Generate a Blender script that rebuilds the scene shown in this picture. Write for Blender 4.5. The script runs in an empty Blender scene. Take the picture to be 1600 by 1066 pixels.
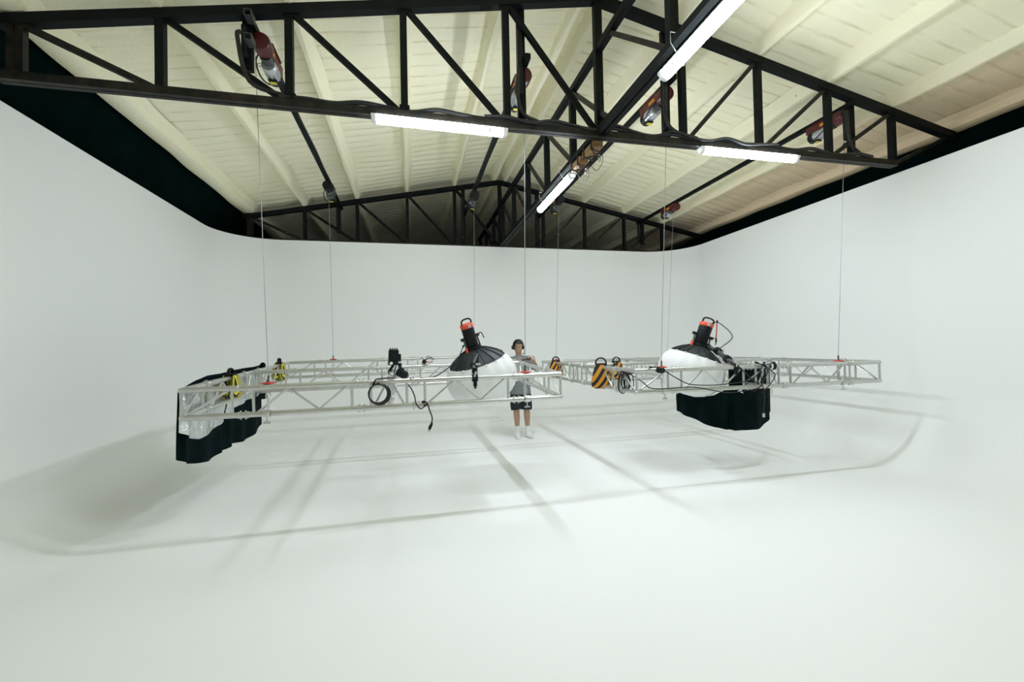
import bpy, math, random
from mathutils import Vector, Matrix

# ---------------------------------------------------------------- camera, world, exposure
SC = bpy.context.scene
cam_data = bpy.data.cameras.new('camera')
cam_data.sensor_width = 36.0
cam_data.lens = 15.268
cam_data.clip_start = 0.05
cam = bpy.data.objects.new('camera', cam_data)
SC.collection.objects.link(cam)
CAM_RIGHT = Vector((0.97347131, -0.22783477, -0.02109343))
CAM_DOWN = Vector((-0.01689856, 0.02034716, -0.99965015))
CAM_FWD = Vector((0.22818425, 0.97348719, 0.01595729))
cam.matrix_world = Matrix((
    (CAM_RIGHT.x, -CAM_DOWN.x, -CAM_FWD.x, 0.0),
    (CAM_RIGHT.y, -CAM_DOWN.y, -CAM_FWD.y, 0.0),
    (CAM_RIGHT.z, -CAM_DOWN.z, -CAM_FWD.z, 1.6),
    (0, 0, 0, 1)))
SC.camera = cam

world = bpy.data.worlds.new('world')
SC.world = world
world.use_nodes = True
world.node_tree.nodes['Background'].inputs[0].default_value = (0.6, 0.68, 0.7, 1)
world.node_tree.nodes['Background'].inputs[1].default_value = 0.02

SC.view_settings.view_transform = 'Standard'
SC.view_settings.look = 'None'
SC.view_settings.gamma = 1.0
SC.view_settings.use_curve_mapping = False
SC.view_settings.exposure = 0.0
TUBE_STRENGTH = 90.0
TUBE_COLOR = (0.94, 1.0, 1.105)
SC.cycles.max_bounces = 10
SC.cycles.diffuse_bounces = 8
SC.cycles.use_denoising = True
SC.cycles.sample_clamp_indirect = 8.0

R = math.radians
random.seed(7)

# ---------------------------------------------------------------- helpers
def link(o):
    SC.collection.objects.link(o)
    return o

def tag(o, label, cat, group=None, kind=None):
    if label: o['label'] = label
    if cat: o['category'] = cat
    if group: o['group'] = group
    if kind: o['kind'] = kind
    return o

def thing(name, label, cat, loc=(0, 0, 0), rot=(0, 0, 0), group=None, matrix=None):
    o = bpy.data.objects.new(name, None)
    o.empty_display_size = 0.1
    link(o)
    if matrix is not None:
        o.matrix_world = matrix
    else:
        o.location = loc
        o.rotation_euler = rot
    return tag(o, label, cat, group)

def frame_of(d, up=Vector((0, 0, 1))):
    d = Vector(d).normalized()
    if abs(d.dot(up)) > 0.999:
        up = Vector((1, 0, 0))
    x = up.cross(d).normalized()
    y = d.cross(x)
    return x, y, d

class MB:
    """collects shapes and links them as one mesh object"""
    def __init__(self):
        self.v = []; self.f = []; self.mi = []; self.cur = 0
    def add(self, vs, fs):
        b = len(self.v)
        self.v += [tuple(p) for p in vs]
        self.f += [tuple(b + i for i in q) for q in fs]
        self.mi += [self.cur] * len(fs)
        return self
    def box(self, c, s, m=None, bevel=0.0):
        hx, hy, hz = s[0] / 2, s[1] / 2, s[2] / 2
        c = Vector(c)
        if bevel > 0:
            b = min(bevel, hx * .9, hy * .9, hz * .9)
            rings = []
            for z, i in ((-hz, b), (-hz + b, 0), (hz - b, 0), (hz, b)):
                x, y = hx - i, hy - i
                k = b * .9
                ring = []
                for sx, sy, o in ((1, 1, 0), (-1, 1, 1), (-1, -1, 0), (1, -1, 1)):
                    pa, pb = (sx * x, sy * (y - k), z), (sx * (x - k), sy * y, z)
                    ring += [pa, pb] if o == 0 else [pb, pa]
                rings.append(ring)
            vs = [p for r in rings for p in r]
            n = 8
            fs = [tuple(range(n - 1, -1, -1)), tuple(3 * n + i for i in range(n))]
            for j in range(3):
                for i in range(n):
                    fs.append((j * n + i, j * n + (i + 1) % n, (j + 1) * n + (i + 1) % n, (j + 1) * n + i))
        else:
            vs = [(x, y, z) for z in (-hz, hz) for x, y in ((-hx, -hy), (hx, -hy), (hx, hy), (-hx, hy))]
            fs = [(3, 2, 1, 0), (4, 5, 6, 7), (0, 1, 5, 4), (1, 2, 6, 5), (2, 3, 7, 6), (3, 0, 4, 7)]
        vs = [(m @ Vector(p) if m else Vector(p)) + c for p in vs]
        return self.add(vs, fs)
    def beam(self, p0, p1, w, h, up=Vector((0, 0, 1))):
        """box section from p0 to p1; h along up"""
        p0, p1 = Vector(p0), Vector(p1)
        x, y, d = frame_of(p1 - p0, up)
        vs = []
        for p in (p0, p1):
            for a, b in ((-1, -1), (1, -1), (1, 1), (-1, 1)):
                vs.append(p + x * (a * w / 2) + y * (b * h / 2))
        return self.add(vs, [(3, 2, 1, 0), (4, 5, 6, 7), (0, 1, 5, 4), (1, 2, 6, 5), (2, 3, 7, 6), (3, 0, 4, 7)])
    def tube(self, p0, p1, r, n=10, r1=None, caps=True):
        p0, p1 = Vector(p0), Vector(p1)
        r1 = r if r1 is None else r1
        x, y, d = frame_of(p1 - p0)
        vs = []
        for p, q in ((p0, r), (p1, r1)):
            for i in range(n):
                a = 2 * math.pi * i / n
                vs.append(p + x * (q * math.cos(a)) + y * (q * math.sin(a)))
        fs = [(i, (i + 1) % n, n + (i + 1) % n, n + i) for i in range(n)]
        if caps:
            fs += [tuple(range(n - 1, -1, -1)), tuple(range(n, 2 * n))]
        return self.add(vs, fs)
    def path(self, pts, r, n=8, closed=False, flat=None):
        """tube along a polyline; r a number or list; flat=(a,b) scales section axes"""
        pts = [Vector(p) for p in pts]
        m = len(pts)
        rs = r if isinstance(r, (list, tuple)) else [r] * m
        fa, fb = flat if flat else (1, 1)
        vs = []
        x = None
        for i, p in enumerate(pts):
            if closed:
                d = pts[(i + 1) % m] - pts[i - 1]
            else:
                d = pts[min(i + 1, m - 1)] - pts[max(i - 1, 0)]
            d.normalize()
            if x is None:
                x, y, _ = frame_of(d)
            else:
                x = (x - d * x.dot(d)).normalized()
                y = d.cross(x)
            for k in range(n):
                a = 2 * math.pi * k / n
                vs.append(p + x * (rs[i] * fa * math.cos(a)) + y * (rs[i] * fb * math.sin(a)))
        fs = []
        for i in range(m if closed else m - 1):
            j = (i + 1) % m
            for k in range(n):
                fs.append((i * n + k, i * n + (k + 1) % n, j * n + (k + 1) % n, j * n + k))
        if not closed:
            fs += [tuple(range(n - 1, -1, -1)), tuple((m - 1) * n + k for k in range(n))]
        return self.add(vs, fs)
    def lathe(self, prof, n=20, m=None, a0=0.0, a1=2 * math.pi):
        """prof: list of (r, z)"""
        full = abs(a1 - a0) > 6.28
        k = n if full else n + 1
        vs = []
        for r, z in prof:
            for i in range(k):
                a = a0 + (a1 - a0) * i / n
                p = Vector((r * math.cos(a), r * math.sin(a), z))
                vs.append(m @ p if m else p)
        fs = []
        for j in range(len(prof) - 1):
            for i in range(n):
                i2 = (i + 1) % k
                fs.append((j * k + i, j * k + i2, (j + 1) * k + i2, (j + 1) * k + i))
        return self.add(vs, fs)
    def sphere(self, c, r, n=10, s=(1, 1, 1), m=None):
        prof = []
        h = max(4, n // 2)
        for j in range(h + 1):
            t = math.pi * j / h
            prof.append((math.sin(t), -math.cos(t)))
        vs = []
        for a, b in prof:
            for i in range(n):
                u = 2 * math.pi * i / n
                p = Vector((a * math.cos(u) * r * s[0], a * math.sin(u) * r * s[1], b * r * s[2]))
                vs.append((m @ p if m else p) + Vector(c))
        fs = []
        for j in range(h):
            for i in range(n):
                fs.append((j * n + i, j * n + (i + 1) % n, (j + 1) * n + (i + 1) % n, (j + 1) * n + i))
        return self.add(vs, fs)
    def grid(self, rows):
        """rows: list of equally long lists of points"""
        n = len(rows[0])
        vs = [p for r in rows for p in r]
        fs = []
        for j in range(len(rows) - 1):
            for i in range(n - 1):
                fs.append((j * n + i, j * n + i + 1, (j + 1) * n + i + 1, (j + 1) * n + i))
        return self.add(vs, fs)
    def mesh(self, name, mats, smooth=True):
        me = bpy.data.meshes.new(name)
        me.from_pydata(self.v, [], self.f)
        for mt in (mats if isinstance(mats, (list, tuple)) else [mats]):
            me.materials.append(mt)
        me.polygons.foreach_set('material_index', self.mi)
        if smooth:
            me.polygons.foreach_set('use_smooth', [True] * len(me.polygons))
            me.set_sharp_from_angle(angle=R(38))
        me.update()
        return me
    def build(self, name, mats, parent=None, smooth=True):
        o = bpy.data.objects.new(name, self.mesh(name, mats, smooth))
        link(o)
        if parent is not None:
            o.parent = parent
        return o

def inst(name, me, parent, m=None):
    o = bpy.data.objects.new(name, me)
    link(o)
    o.parent = parent
    if m is not None:
        o.matrix_local = m
    return o

def struct(o, label=None):
    o['kind'] = 'structure'
    if label: o['label'] = label
    return o

# ---------------------------------------------------------------- materials
def mat(name, color, rough=0.6, metal=0.0, noise=None, bump=None, spec=0.5, emit=None, sheen=0.0):
    """noise=(scale, color2, lo, hi); bump=(scale, strength, distance)"""
    m = bpy.data.materials.new(name)
    m.use_nodes = True
    nt = m.node_tree
    b = nt.nodes['Principled BSDF']
    b.inputs['Base Color'].default_value = (*color, 1)
    b.inputs['Roughness'].default_value = rough
    b.inputs['Metallic'].default_value = metal
    b.inputs['Specular IOR Level'].default_value = spec
    if sheen: b.inputs['Sheen Weight'].default_value = sheen
    if emit:
        b.inputs['Emission Color'].default_value = (*emit[0], 1)
        b.inputs['Emission Strength'].default_value = emit[1]
    if noise or bump:
        tc = nt.nodes.new('ShaderNodeTexCoord')
    if noise:
        n = nt.nodes.new('ShaderNodeTexNoise')
        n.inputs['Scale'].default_value = noise[0]
        n.inputs['Detail'].default_value = 5
        cr = nt.nodes.new('ShaderNodeValToRGB')
        cr.color_ramp.elements[0].position = noise[2]
        cr.color_ramp.elements[1].position = noise[3]
        cr.color_ramp.elements[0].color = (*color, 1)
        cr.color_ramp.elements[1].color = (*noise[1], 1)
        nt.links.new(tc.outputs['Object'], n.inputs['Vector'])
        nt.links.new(n.outputs['Fac'], cr.inputs['Fac'])
        nt.links.new(cr.outputs['Color'], b.inputs['Base Color'])
    if bump:
        n2 = nt.nodes.new('ShaderNodeTexNoise')
        n2.inputs['Scale'].default_value = bump[0]
        n2.inputs['Detail'].default_value = 6
        bp = nt.nodes.new('ShaderNodeBump')
        bp.inputs['Strength'].default_value = bump[1]
        bp.inputs['Distance'].default_value = bump[2]
        nt.links.new(tc.outputs['Object'], n2.inputs['Vector'])
        nt.links.new(n2.outputs['Fac'], bp.inputs['Height'])
        nt.links.new(bp.outputs['Normal'], b.inputs['Normal'])
    return m

M = {}
M['cyc'] = mat('white_cyclorama_paint', (0.872, 0.893, 0.882), 0.55, noise=(0.6, (0.885, 0.902, 0.892), 0.35, 0.7), spec=0.25)
M['outer_black'] = mat('black_wall_paint', (0.0006, 0.0055, 0.005), 0.9, noise=(3.0, (0.0016, 0.008, 0.0075), 0.45, 0.75), bump=(6, .3, .02), spec=0.02)
M['rear'] = mat('grey_rear_wall', (0.66, 0.68, 0.67), 0.8)
M['steel'] = mat('black_steel', (0.0025, 0.005, 0.005), 0.6, noise=(5, (0.008, 0.009, 0.008), 0.45, 0.8), spec=0.15)
M['steel_rust'] = mat('brownish_black_steel', (0.006, 0.0075, 0.0065), 0.5, noise=(9, (0.035, 0.026, 0.017), 0.42, 0.78), spec=0.25)
M['alu'] = mat('brushed_aluminium', (0.62, 0.63, 0.61), 0.34, 0.85, noise=(12, (0.57, 0.57, 0.545), 0.4, 0.7))
M['chrome'] = mat('zinc_hardware', (0.62, 0.63, 0.62), 0.3, 0.9)
M['darkmetal'] = mat('dark_grey_metal', (0.10, 0.11, 0.11), 0.4, 0.6)
M['wire'] = mat('steel_wire_rope', (0.33, 0.34, 0.33), 0.45, 0.5)
M['red'] = mat('red_enamel', (0.10, 0.006, 0.009), 0.4, noise=(14, (0.065, 0.004, 0.006), .4, .7))
M['red_bright'] = mat('red_plastic', (0.5, 0.03, 0.02), 0.45)
M['orange'] = mat('orange_red_plastic', (0.72, 0.075, 0.03), 0.4)
M['silver'] = mat('silver_motor_casing', (0.55, 0.57, 0.60), 0.35, 0.6)
M['yellow'] = mat('yellow_label', (0.62, 0.58, 0.04), 0.5)
M['orange_label'] = mat('orange_label', (0.75, 0.30, 0.02), 0.5)
M['plastic'] = mat('black_plastic', (0.004, 0.0065, 0.007), 0.5, noise=(30, (0.008, 0.011, 0.012), .4, .7), spec=.25)
M['cable'] = mat('black_cable', (0.006, 0.008, 0.008), 0.5, noise=(8, (.012, .012, .012), .4, .7))
M['black_cloth'] = mat('black_duvetyne', (0.001, 0.006, 0.0068), 0.9, noise=(5, (0.003, 0.010, 0.011), .4, .7), bump=(60, .3, .004), spec=.06)
M['greyblack_cloth'] = mat('black_softbox_cloth', (0.008, 0.013, 0.015), 0.5, noise=(6, (0.014, 0.020, 0.023), .4, .7), bump=(40, .2, .004), spec=.35)
M['silver_cloth'] = mat('silver_lining', (0.75, 0.78, 0.78), 0.22, 0.9, noise=(7, (0.62, 0.65, 0.65), .4, .6), bump=(9, 1.0, .05))
M['white_cloth'] = mat('white_diffuser_cloth', (0.79, 0.81, 0.80), 0.75, noise=(4, (0.76, 0.78, 0.77), .4, .7), spec=.2)
M['white'] = mat('white_plastic', (0.82, 0.84, 0.83), 0.4)
M['wood'] = mat('raw_timber', (0.34, 0.20, 0.09), 0.7, noise=(10, (0.22, 0.12, 0.05), .4, .65))
M['fix'] = mat('grey_fixture_body', (0.60, 0.62, 0.60), 0.5)
M['glow'] = mat('lit_tube_diffuser', (0.9, 0.92, 0.9), 0.4, emit=(TUBE_COLOR, TUBE_STRENGTH))

def foam_material(ribs=True):
    m = bpy.data.materials.new('spray_foam' if ribs else 'spray_foam_purlin')
    m.use_nodes = True
    nt = m.node_tree
    N = nt.nodes.new
    b = nt.nodes['Principled BSDF']
    b.inputs['Roughness'].default_value = 0.85
    b.inputs['Specular IOR Level'].default_value = 0.15
    tc = N('ShaderNodeTexCoord')
    n1 = N('ShaderNodeTexNoise'); n1.inputs['Scale'].default_value = 0.9; n1.inputs['Detail'].default_value = 6
    r1 = N('ShaderNodeValToRGB')
    r1.color_ramp.elements[0].position = .35; r1.color_ramp.elements[1].position = .7
    r1.color_ramp.elements[0].color = (0.89, 0.845, 0.61, 1); r1.color_ramp.elements[1].color = (0.915, 0.88, 0.68, 1)
    nt.links.new(tc.outputs['Object'], n1.inputs['Vector']); nt.links.new(n1.outputs['Fac'], r1.inputs['Fac'])
    # aged tan foam in the last bay by the right-hand eave
    sep = N('ShaderNodeSeparateXYZ'); nt.links.new(tc.outputs['Object'], sep.inputs[0])
    n2 = N('ShaderNodeTexNoise'); n2.inputs['Scale'].default_value = 1.4; n2.inputs['Detail'].default_value = 4
    nt.links.new(tc.outputs['Object'], n2.inputs['Vector'])
    add = N('ShaderNodeMath'); add.operation = 'MULTIPLY_ADD'; add.inputs[1].default_value = 1.2
    nt.links.new(n2.outputs['Fac'], add.inputs[0]); nt.links.new(sep.outputs['X'], add.inputs[2])
    mr = N('ShaderNodeMapRange'); mr.inputs[1].default_value = 6.75; mr.inputs[2].default_value = 7.25
    nt.links.new(add.outputs[0], mr.inputs[0])
    mix = N('ShaderNodeMix'); mix.data_type = 'RGBA'
    mix.inputs[7].default_value = (0.91, 0.76, 0.55, 1)
    nt.links.new(mr.outputs[0], mix.inputs[0]); nt.links.new(r1.outputs[0], mix.inputs[6])
    # small brown specks where the foam is torn
    n3 = N('ShaderNodeTexNoise'); n3.inputs['Scale'].default_value = 9; n3.inputs['Detail'].default_value = 2
    nt.links.new(tc.outputs['Object'], n3.inputs['Vector'])
    r3 = N('ShaderNodeValToRGB'); r3.color_ramp.elements[0].position = .78; r3.color_ramp.elements[1].position = .82
    nt.links.new(n3.outputs['Fac'], r3.inputs[0])
    mix2 = N('ShaderNodeMix'); mix2.data_type = 'RGBA'; mix2.inputs[7].default_value = (0.28, 0.22, 0.12, 1)
    nt.links.new(r3.outputs[0], mix2.inputs[0]); nt.links.new(mix.outputs[2], mix2.inputs[6])
    # thinner, browner foam along the rib lines
    wob = N('ShaderNodeMath'); wob.operation = 'MULTIPLY_ADD'; wob.inputs[1].default_value = .05
    nt.links.new(n2.outputs['Fac'], wob.inputs[0]); nt.links.new(sep.outputs['Y'], wob.inputs[2])
    dv = N('ShaderNodeMath'); dv.operation = 'DIVIDE'; dv.inputs[1].default_value = 0.21
    nt.links.new(wob.outputs[0], dv.inputs[0])
    pp = N('ShaderNodeMath'); pp.operation = 'PINGPONG'; pp.inputs[1].default_value = .5
    nt.links.new(dv.outputs[0], pp.inputs[0])
    ml = N('ShaderNodeMapRange'); ml.inputs[1].default_value = .02; ml.inputs[2].default_value = .13; ml.inputs[3].default_value = .55; ml.inputs[4].default_value = 0
    nt.links.new(pp.outputs[0], ml.inputs[0])
    n5 = N('ShaderNodeTexNoise'); n5.inputs['Scale'].default_value = 2.3; nt.links.new(tc.outputs['Object'], n5.inputs['Vector'])
    m5 = N('ShaderNodeMapRange'); m5.inputs[1].default_value = .38; m5.inputs[2].default_value = .62; nt.links.new(n5.outputs['Fac'], m5.inputs[0])
    mu = N('ShaderNodeMath'); mu.operation = 'MULTIPLY'; nt.links.new(ml.outputs[0], mu.inputs[0]); nt.links.new(m5.outputs[0], mu.inputs[1])
    mix3 = N('ShaderNodeMix'); mix3.data_type = 'RGBA'; mix3.inputs[7].default_value = (0.60, 0.50, 0.29, 1)
    nt.links.new(mu.outputs[0], mix3.inputs[0]); nt.links.new(mix2.outputs[2], mix3.inputs[6])
    nt.links.new(mix3.outputs[2] if ribs else mix2.outputs[2], b.inputs['Base Color'])
    n4 = N('ShaderNodeTexNoise'); n4.inputs['Scale'].default_value = 22; n4.inputs['Detail'].default_value = 5
    nt.links.new(tc.outputs['Object'], n4.inputs['Vector'])
    bp = N('ShaderNodeBump'); bp.inputs['Strength'].default_value = .35; bp.inputs['Distance'].default_value = .02
    nt.links.new(n4.outputs['Fac'], bp.inputs['Height']); nt.links.new(bp.outputs[0], b.inputs['Normal'])
    return m
M['foam'] = foam_material()
M['foam_purlin'] = foam_material(False)

def stripes_material(name, c1, c2, period, mode):
    m = bpy.data.materials.new(name)
    m.use_nodes = True
    nt = m.node_tree; N = nt.nodes.new
    b = nt.nodes['Principled BSDF']; b.inputs['Roughness'].default_value = .75
    tc = N('ShaderNodeTexCoord'); sep = N('ShaderNodeSeparateXYZ')
    nt.links.new(tc.outputs['Object'], sep.inputs[0])
    a = N('ShaderNodeMath'); a.operation = 'MULTIPLY_ADD'
    a.inputs[1].default_value = mode
    nt.links.new(sep.outputs['Z'], a.inputs[0])
    yx = N('ShaderNodeMath'); yx.operation = 'SUBTRACT'
    nt.links.new(sep.outputs['Y'], yx.inputs[0]); nt.links.new(sep.outputs['X'], yx.inputs[1])
    nt.links.new(yx.outputs[0], a.inputs[2])
    d = N('ShaderNodeMath'); d.operation = 'DIVIDE'; d.inputs[1].default_value = period
    nt.links.new(a.outputs[0], d.inputs[0])
    fr = N('ShaderNodeMath'); fr.operation = 'FRACT'; nt.links.new(d.outputs[0], fr.inputs[0])
    gt = N('ShaderNodeMath'); gt.operation = 'GREATER_THAN'; gt.inputs[1].default_value = .48
    nt.links.new(fr.outputs[0], gt.inputs[0])
    mix = N('ShaderNodeMix'); mix.data_type = 'RGBA'
    mix.inputs[6].default_value = (*c1, 1); mix.inputs[7].default_value = (*c2, 1)
    nt.links.new(gt.outputs[0], mix.inputs[0]); nt.links.new(mix.outputs[2], b.inputs['Base Color'])
    return m
M['stripe_orange'] = stripes_material('orange_black_hazard_cloth', (0.008, .011, .011), (0.62, 0.27, 0.02), .085, 0.8)
M['stripe_yellow'] = stripes_material('yellow_black_hazard_cloth', (0.008, .011, .011), (0.62, 0.56, 0.05), .034, -.35)

# ---------------------------------------------------------------- the room
XL, XR, YB, ZT = -3.54, 6.62, 9.70, 3.915      # inner faces and top of the cyclorama
YF = -5.0                                      # rear of the hall behind the photographer
RC = 1.0                                       # cove and corner radius
RIDGE_X, RIDGE_Z, SLOPE = 2.075, 5.49, 0.20
TY = (4.4, 9.8)                                # roof trusses

mb = MB()
nx, ny = 40, 60
mb.grid([[(XL + RC + (XR - XL - 2 * RC) * i / nx, YF + (YB - RC - YF) * j / ny, 0.0) for i in range(nx + 1)] for j in range(ny + 1)])
floor = struct(mb.build('floor', M['cyc']), 'seamless white painted studio floor')

def cove_profile():
    pr = []
    for i in range(19):
        a = (math.pi / 2) * i / 18
        pr.append((RC * (1 - math.sin(a)), RC * (1 - math.cos(a))))   # inset from the wall, height
    for z in (1.5, 2.1, 2.7, 3.3, ZT):
        pr.append((0.0, z))
    return pr
PROF = cove_profile()

def wall_strip(name, path, label, thick=0.10):
    """path: list of (point on the wall line, inward normal)"""
    rows = []
    for d, z in PROF + [(-thick, ZT), (-thick, 0.0)]:
        rows.append([(p[0] + n[0] * d, p[1] + n[1] * d, z) for p, n in path])
    return struct(MB().grid(rows).build(name, M['cyc']), label)

wall_strip('wall_left', [((XL, YF + (YB - RC - YF) * i / 40), (1, 0)) for i in range(41)], 'white left wall of the studio cyclorama', 0.24)  # top thickened out of view to bounce light onto the left roof
bp = []
for i in range(25):
    a = math.pi - (math.pi / 2) * i / 24
    bp.append(((XL + RC + RC * math.cos(a), YB - RC + RC * math.sin(a)), (-math.cos(a), -math.sin(a))))
for i in range(1, 40):
    bp.append(((XL + RC + (XR - XL - 2 * RC) * i / 40, YB), (0, -1)))
for i in range(25):
    a = math.pi / 2 - (math.pi / 2) * i / 24
    bp.append(((XR - RC + RC * math.cos(a), YB - RC + RC * math.sin(a)), (-math.cos(a), -math.sin(a))))
wall_strip('wall_back', bp, 'white back wall of the studio cyclorama with rounded corners')
wall_strip('wall_right', [((XR, YB - RC - (YB - RC - YF) * i / 40), (-1, 0)) for i in range(41)], 'white right wall of the studio cyclorama', 0.80)  # unseen wide white top ledge, added to bounce light up to the eave foam

# black building shell outside the cyclorama
struct(MB().grid([[(-3.26, y, 4.66), (-3.42, y, 4.40), (-3.85, y, 3.7), (-3.85, y, 0)] for y in (YF, 2, 9, 20.0)]).build('wall_outer_left', M['outer_black']), 'black painted building wall above the left cyclorama wall')
struct(MB().grid([[(7.42, y, 4.62), (7.46, y, 4.0), (7.46, y, 0)] for y in (20.0, 9, 2, YF)]).build('wall_outer_right', M['outer_black']), 'black painted building wall above the right cyclorama wall')
struct(MB().box((2.0, 20.05, 2.9), (11.6, .1, 5.8)).build('wall_far', M['outer_black'], smooth=False), 'black end wall of the building beyond the cyclorama')
struct(MB().box((2.0, YF - .05, 2.9), (11.6, .1, 5.8)).build('wall_rear', M['rear'], smooth=False), 'pale grey rear wall behind the photographer')

def top_z(x):
    return RIDGE_Z - SLOPE * abs(x - RIDGE_X)

# spray-foamed roof deck with pillowed ribs
rnd = random.Random(3)
RIB = 0.21
def deck_z(x, y):
    base = top_z(x) + 0.17
    ph = (y + 0.03 * math.sin(x * 1.7 + y * .6)) / RIB
    w = abs(math.sin(math.pi * ph))
    amp = 0.026 * (0.65 + 0.35 * math.sin(y * 2.3 + x * .9)) 
    n = 0.012 * math.sin(x * 2.1 + y * 1.3) * math.sin(y * 0.7 - x * 1.1) + 0.006 * math.sin(5.1 * x + 3.7 * y)
    return base - amp * w ** 0.42 + n
xs = [-3.30 + 10.75 * i / 96 for i in range(97)]
ys = []
y = YF
while y < 20.0:
    ys.append(y); y += RIB / (10 if y < 11 else 5)
mb = MB()
mb.grid([[(x, y, deck_z(x, y)) for y in ys] for x in xs])
ceiling = struct(mb.build('ceiling', M['foam']), 'cream spray foam insulated roof with ribs and purlins')
NODES = [-3.15 + 1.045 * i for i in range(11)]
def purlin(x, w0=0.085, w1=0.165, drop=0.165, shift=0.0):
    m = MB()
    rows = []
    j = 0
    yy = YF
    while yy < 20.0:
        wob = 0.012 * math.sin(yy * 3.1 + x * 5) + 0.008 * math.sin(yy * 7.3 + x)
        zt = top_z(x) + 0.185
        zb = top_z(x) + 0.17 - drop + 0.006 * math.sin(yy * 4.7 + 2 * x)
        k0 = w0 / 2 + wob * .5; k1 = w1 / 2 + wob
        rows.append([(x + shift - k1 - .02, yy, zt), (x + shift - k1 * .72, yy, zt - drop * .35), (x + shift - k0, yy, zb + .02), (x + shift - k0 * .6, yy, zb),
                     (x + shift + k0 * .6, yy, zb), (x + shift + k0, yy, zb + .02), (x + shift + k1 * .72, yy, zt - drop * .35), (x + shift + k1 + .02, yy, zt)])
        yy += 0.16
    m.grid(rows)
    return m.build('purlin', M['foam_purlin'], ceiling)
for i, x in enumerate(NODES):
    if i == 5:
        purlin(x - .13, .09, .15); purlin(x + .13, .09, .15)
    elif i in (0, 10):
        purlin(x, .22, .34, .16, shift=(-.03 if i == 0 else .08))
    else:
        purlin(x)

# ---------------------------------------------------------------- roof trusses
ZB = 3.925
def roof_truss(y, label):
    t = thing('roof_truss', label, 'roof truss', (0, y, 0), group='black steel roof trusses across the hall')
    tz = lambda x: top_z(x) - 0.045
    for a, b in ((NODES[0] - .12, RIDGE_X), (RIDGE_X, NODES[10] + .05)):
        MB().beam((a, 0, tz(a)), (b, 0, tz(b)), .09, .09).build('top_chord', M['steel'], t, smooth=False)
    m = MB()
    m.beam((NODES[0] - .12, -.028, ZB), (6.28, -.028, ZB), .045, .072)
    m.beam((NODES[0] - .12, .028, ZB), (6.28, .028, ZB), .045, .072)
    m.build('bottom_chord', M['steel_rust'], t, smooth=False)
    for i, x in enumerate(NODES[:10]):
        if i == 0:
            m = MB(); m.beam((x - .022, 0, ZB), (x - .022, 0, tz(x)), .05, .06, Vector((0, 1, 0))); m.beam((x + .045, 0, ZB), (x + .045, 0, tz(x)), .05, .06, Vector((0, 1, 0)))
            m.build('post', M['steel_rust'], t, smooth=False)
        else:
            w = .075 if i == 5 else .06
            m = MB()
            m.beam((x - w * .28, 0, ZB), (x - w * .28, 0, tz(x)), .07, w * .57, Vector((1, 0, 0)))
            m.beam((x + w * .28, 0, ZB), (x + w * .28, 0, tz(x)), .07, w * .57, Vector((1, 0, 0)))
            m.build('post', M['steel'], t, smooth=False)
    for i in range(5):        # left half: down towards the ridge
        MB().beam((NODES[i] + .02, 0, tz(NODES[i]) - .01), (NODES[i + 1] - .03, 0, ZB + .02), .05, .05, Vector((0, 1, 0))).build('diagonal', M['steel_rust'] if i == 0 else M['steel'], t, smooth=False)
    for i in range(6, 10):    # right half mirrored
        MB().beam((NODES[i] - .02, 0, tz(NODES[i]) - .01), (NODES[i - 1] + .03, 0, ZB + .02), .045, .045, Vector((0, 1, 0))).build('diagonal', M['steel_rust'], t, smooth=False)
    MB().beam((NODES[10], 0, tz(NODES[10])), (6.27, 0, ZB), .045, .045, Vector((0, 1, 0))).build('end_strut', M['steel_rust'], t, smooth=False)
    return t
near_truss = roof_truss(TY[0], 'black steel roof truss nearest the viewer, carrying two lit tubes')
far_truss = roof_truss(TY[1], 'black steel roof truss at the back, rising behind the white wall')
for x, s in ((NODES[2], .05), (NODES[3], .045), (NODES[7], .04)):
    m = MB(); m.box((x, 0, ZB + .07), (s * 2.2, .08, .10), bevel=.02); m.build('gusset_plate', M['steel'], near_truss)
# cables strapped along the near truss
def cable(name, pts, r, parent, matl='cable', n=6):
    return MB().path(smooth_pts(pts), r, n).build(name, M[matl], parent)
def smooth_pts(pts, k=6, closed=False):
    P = [Vector(p) for p in pts]
    out = []
    m = len(P)
    for i in range(m if closed else m - 1):
        p1, p2 = P[i], P[(i + 1) % m]
        p0 = P[i - 1] if (i > 0 or closed) else p1 * 2 - p2
        p3 = P[(i + 2) % m] if (i + 2 < m or closed) else p2 * 2 - p1
        for j in range(k):
            t = j / k
            out.append(0.5 * ((2 * p1) + (p2 - p0) * t + (2 * p0 - 5 * p1 + 4 * p2 - p3) * t * t + (3 * p1 - p0 - 3 * p2 + p3) * t ** 3))
    if not closed:
        out.append(P[-1])
    return out
pts = []
for i in range(30):
    x = -1.15 + 7.0 * i / 29
    pts.append((x, .02 * math.sin(i * 1.7) - .03, ZB + .055 + .016 * math.sin(i * 2.3)))
cable('cable_bundle', pts, .022, near_truss)
cable('cable_bundle', [(x, y - .03, z + .02 * math.sin(9 * x)) for x, y, z in pts[8:24]], .015, near_truss)
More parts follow.
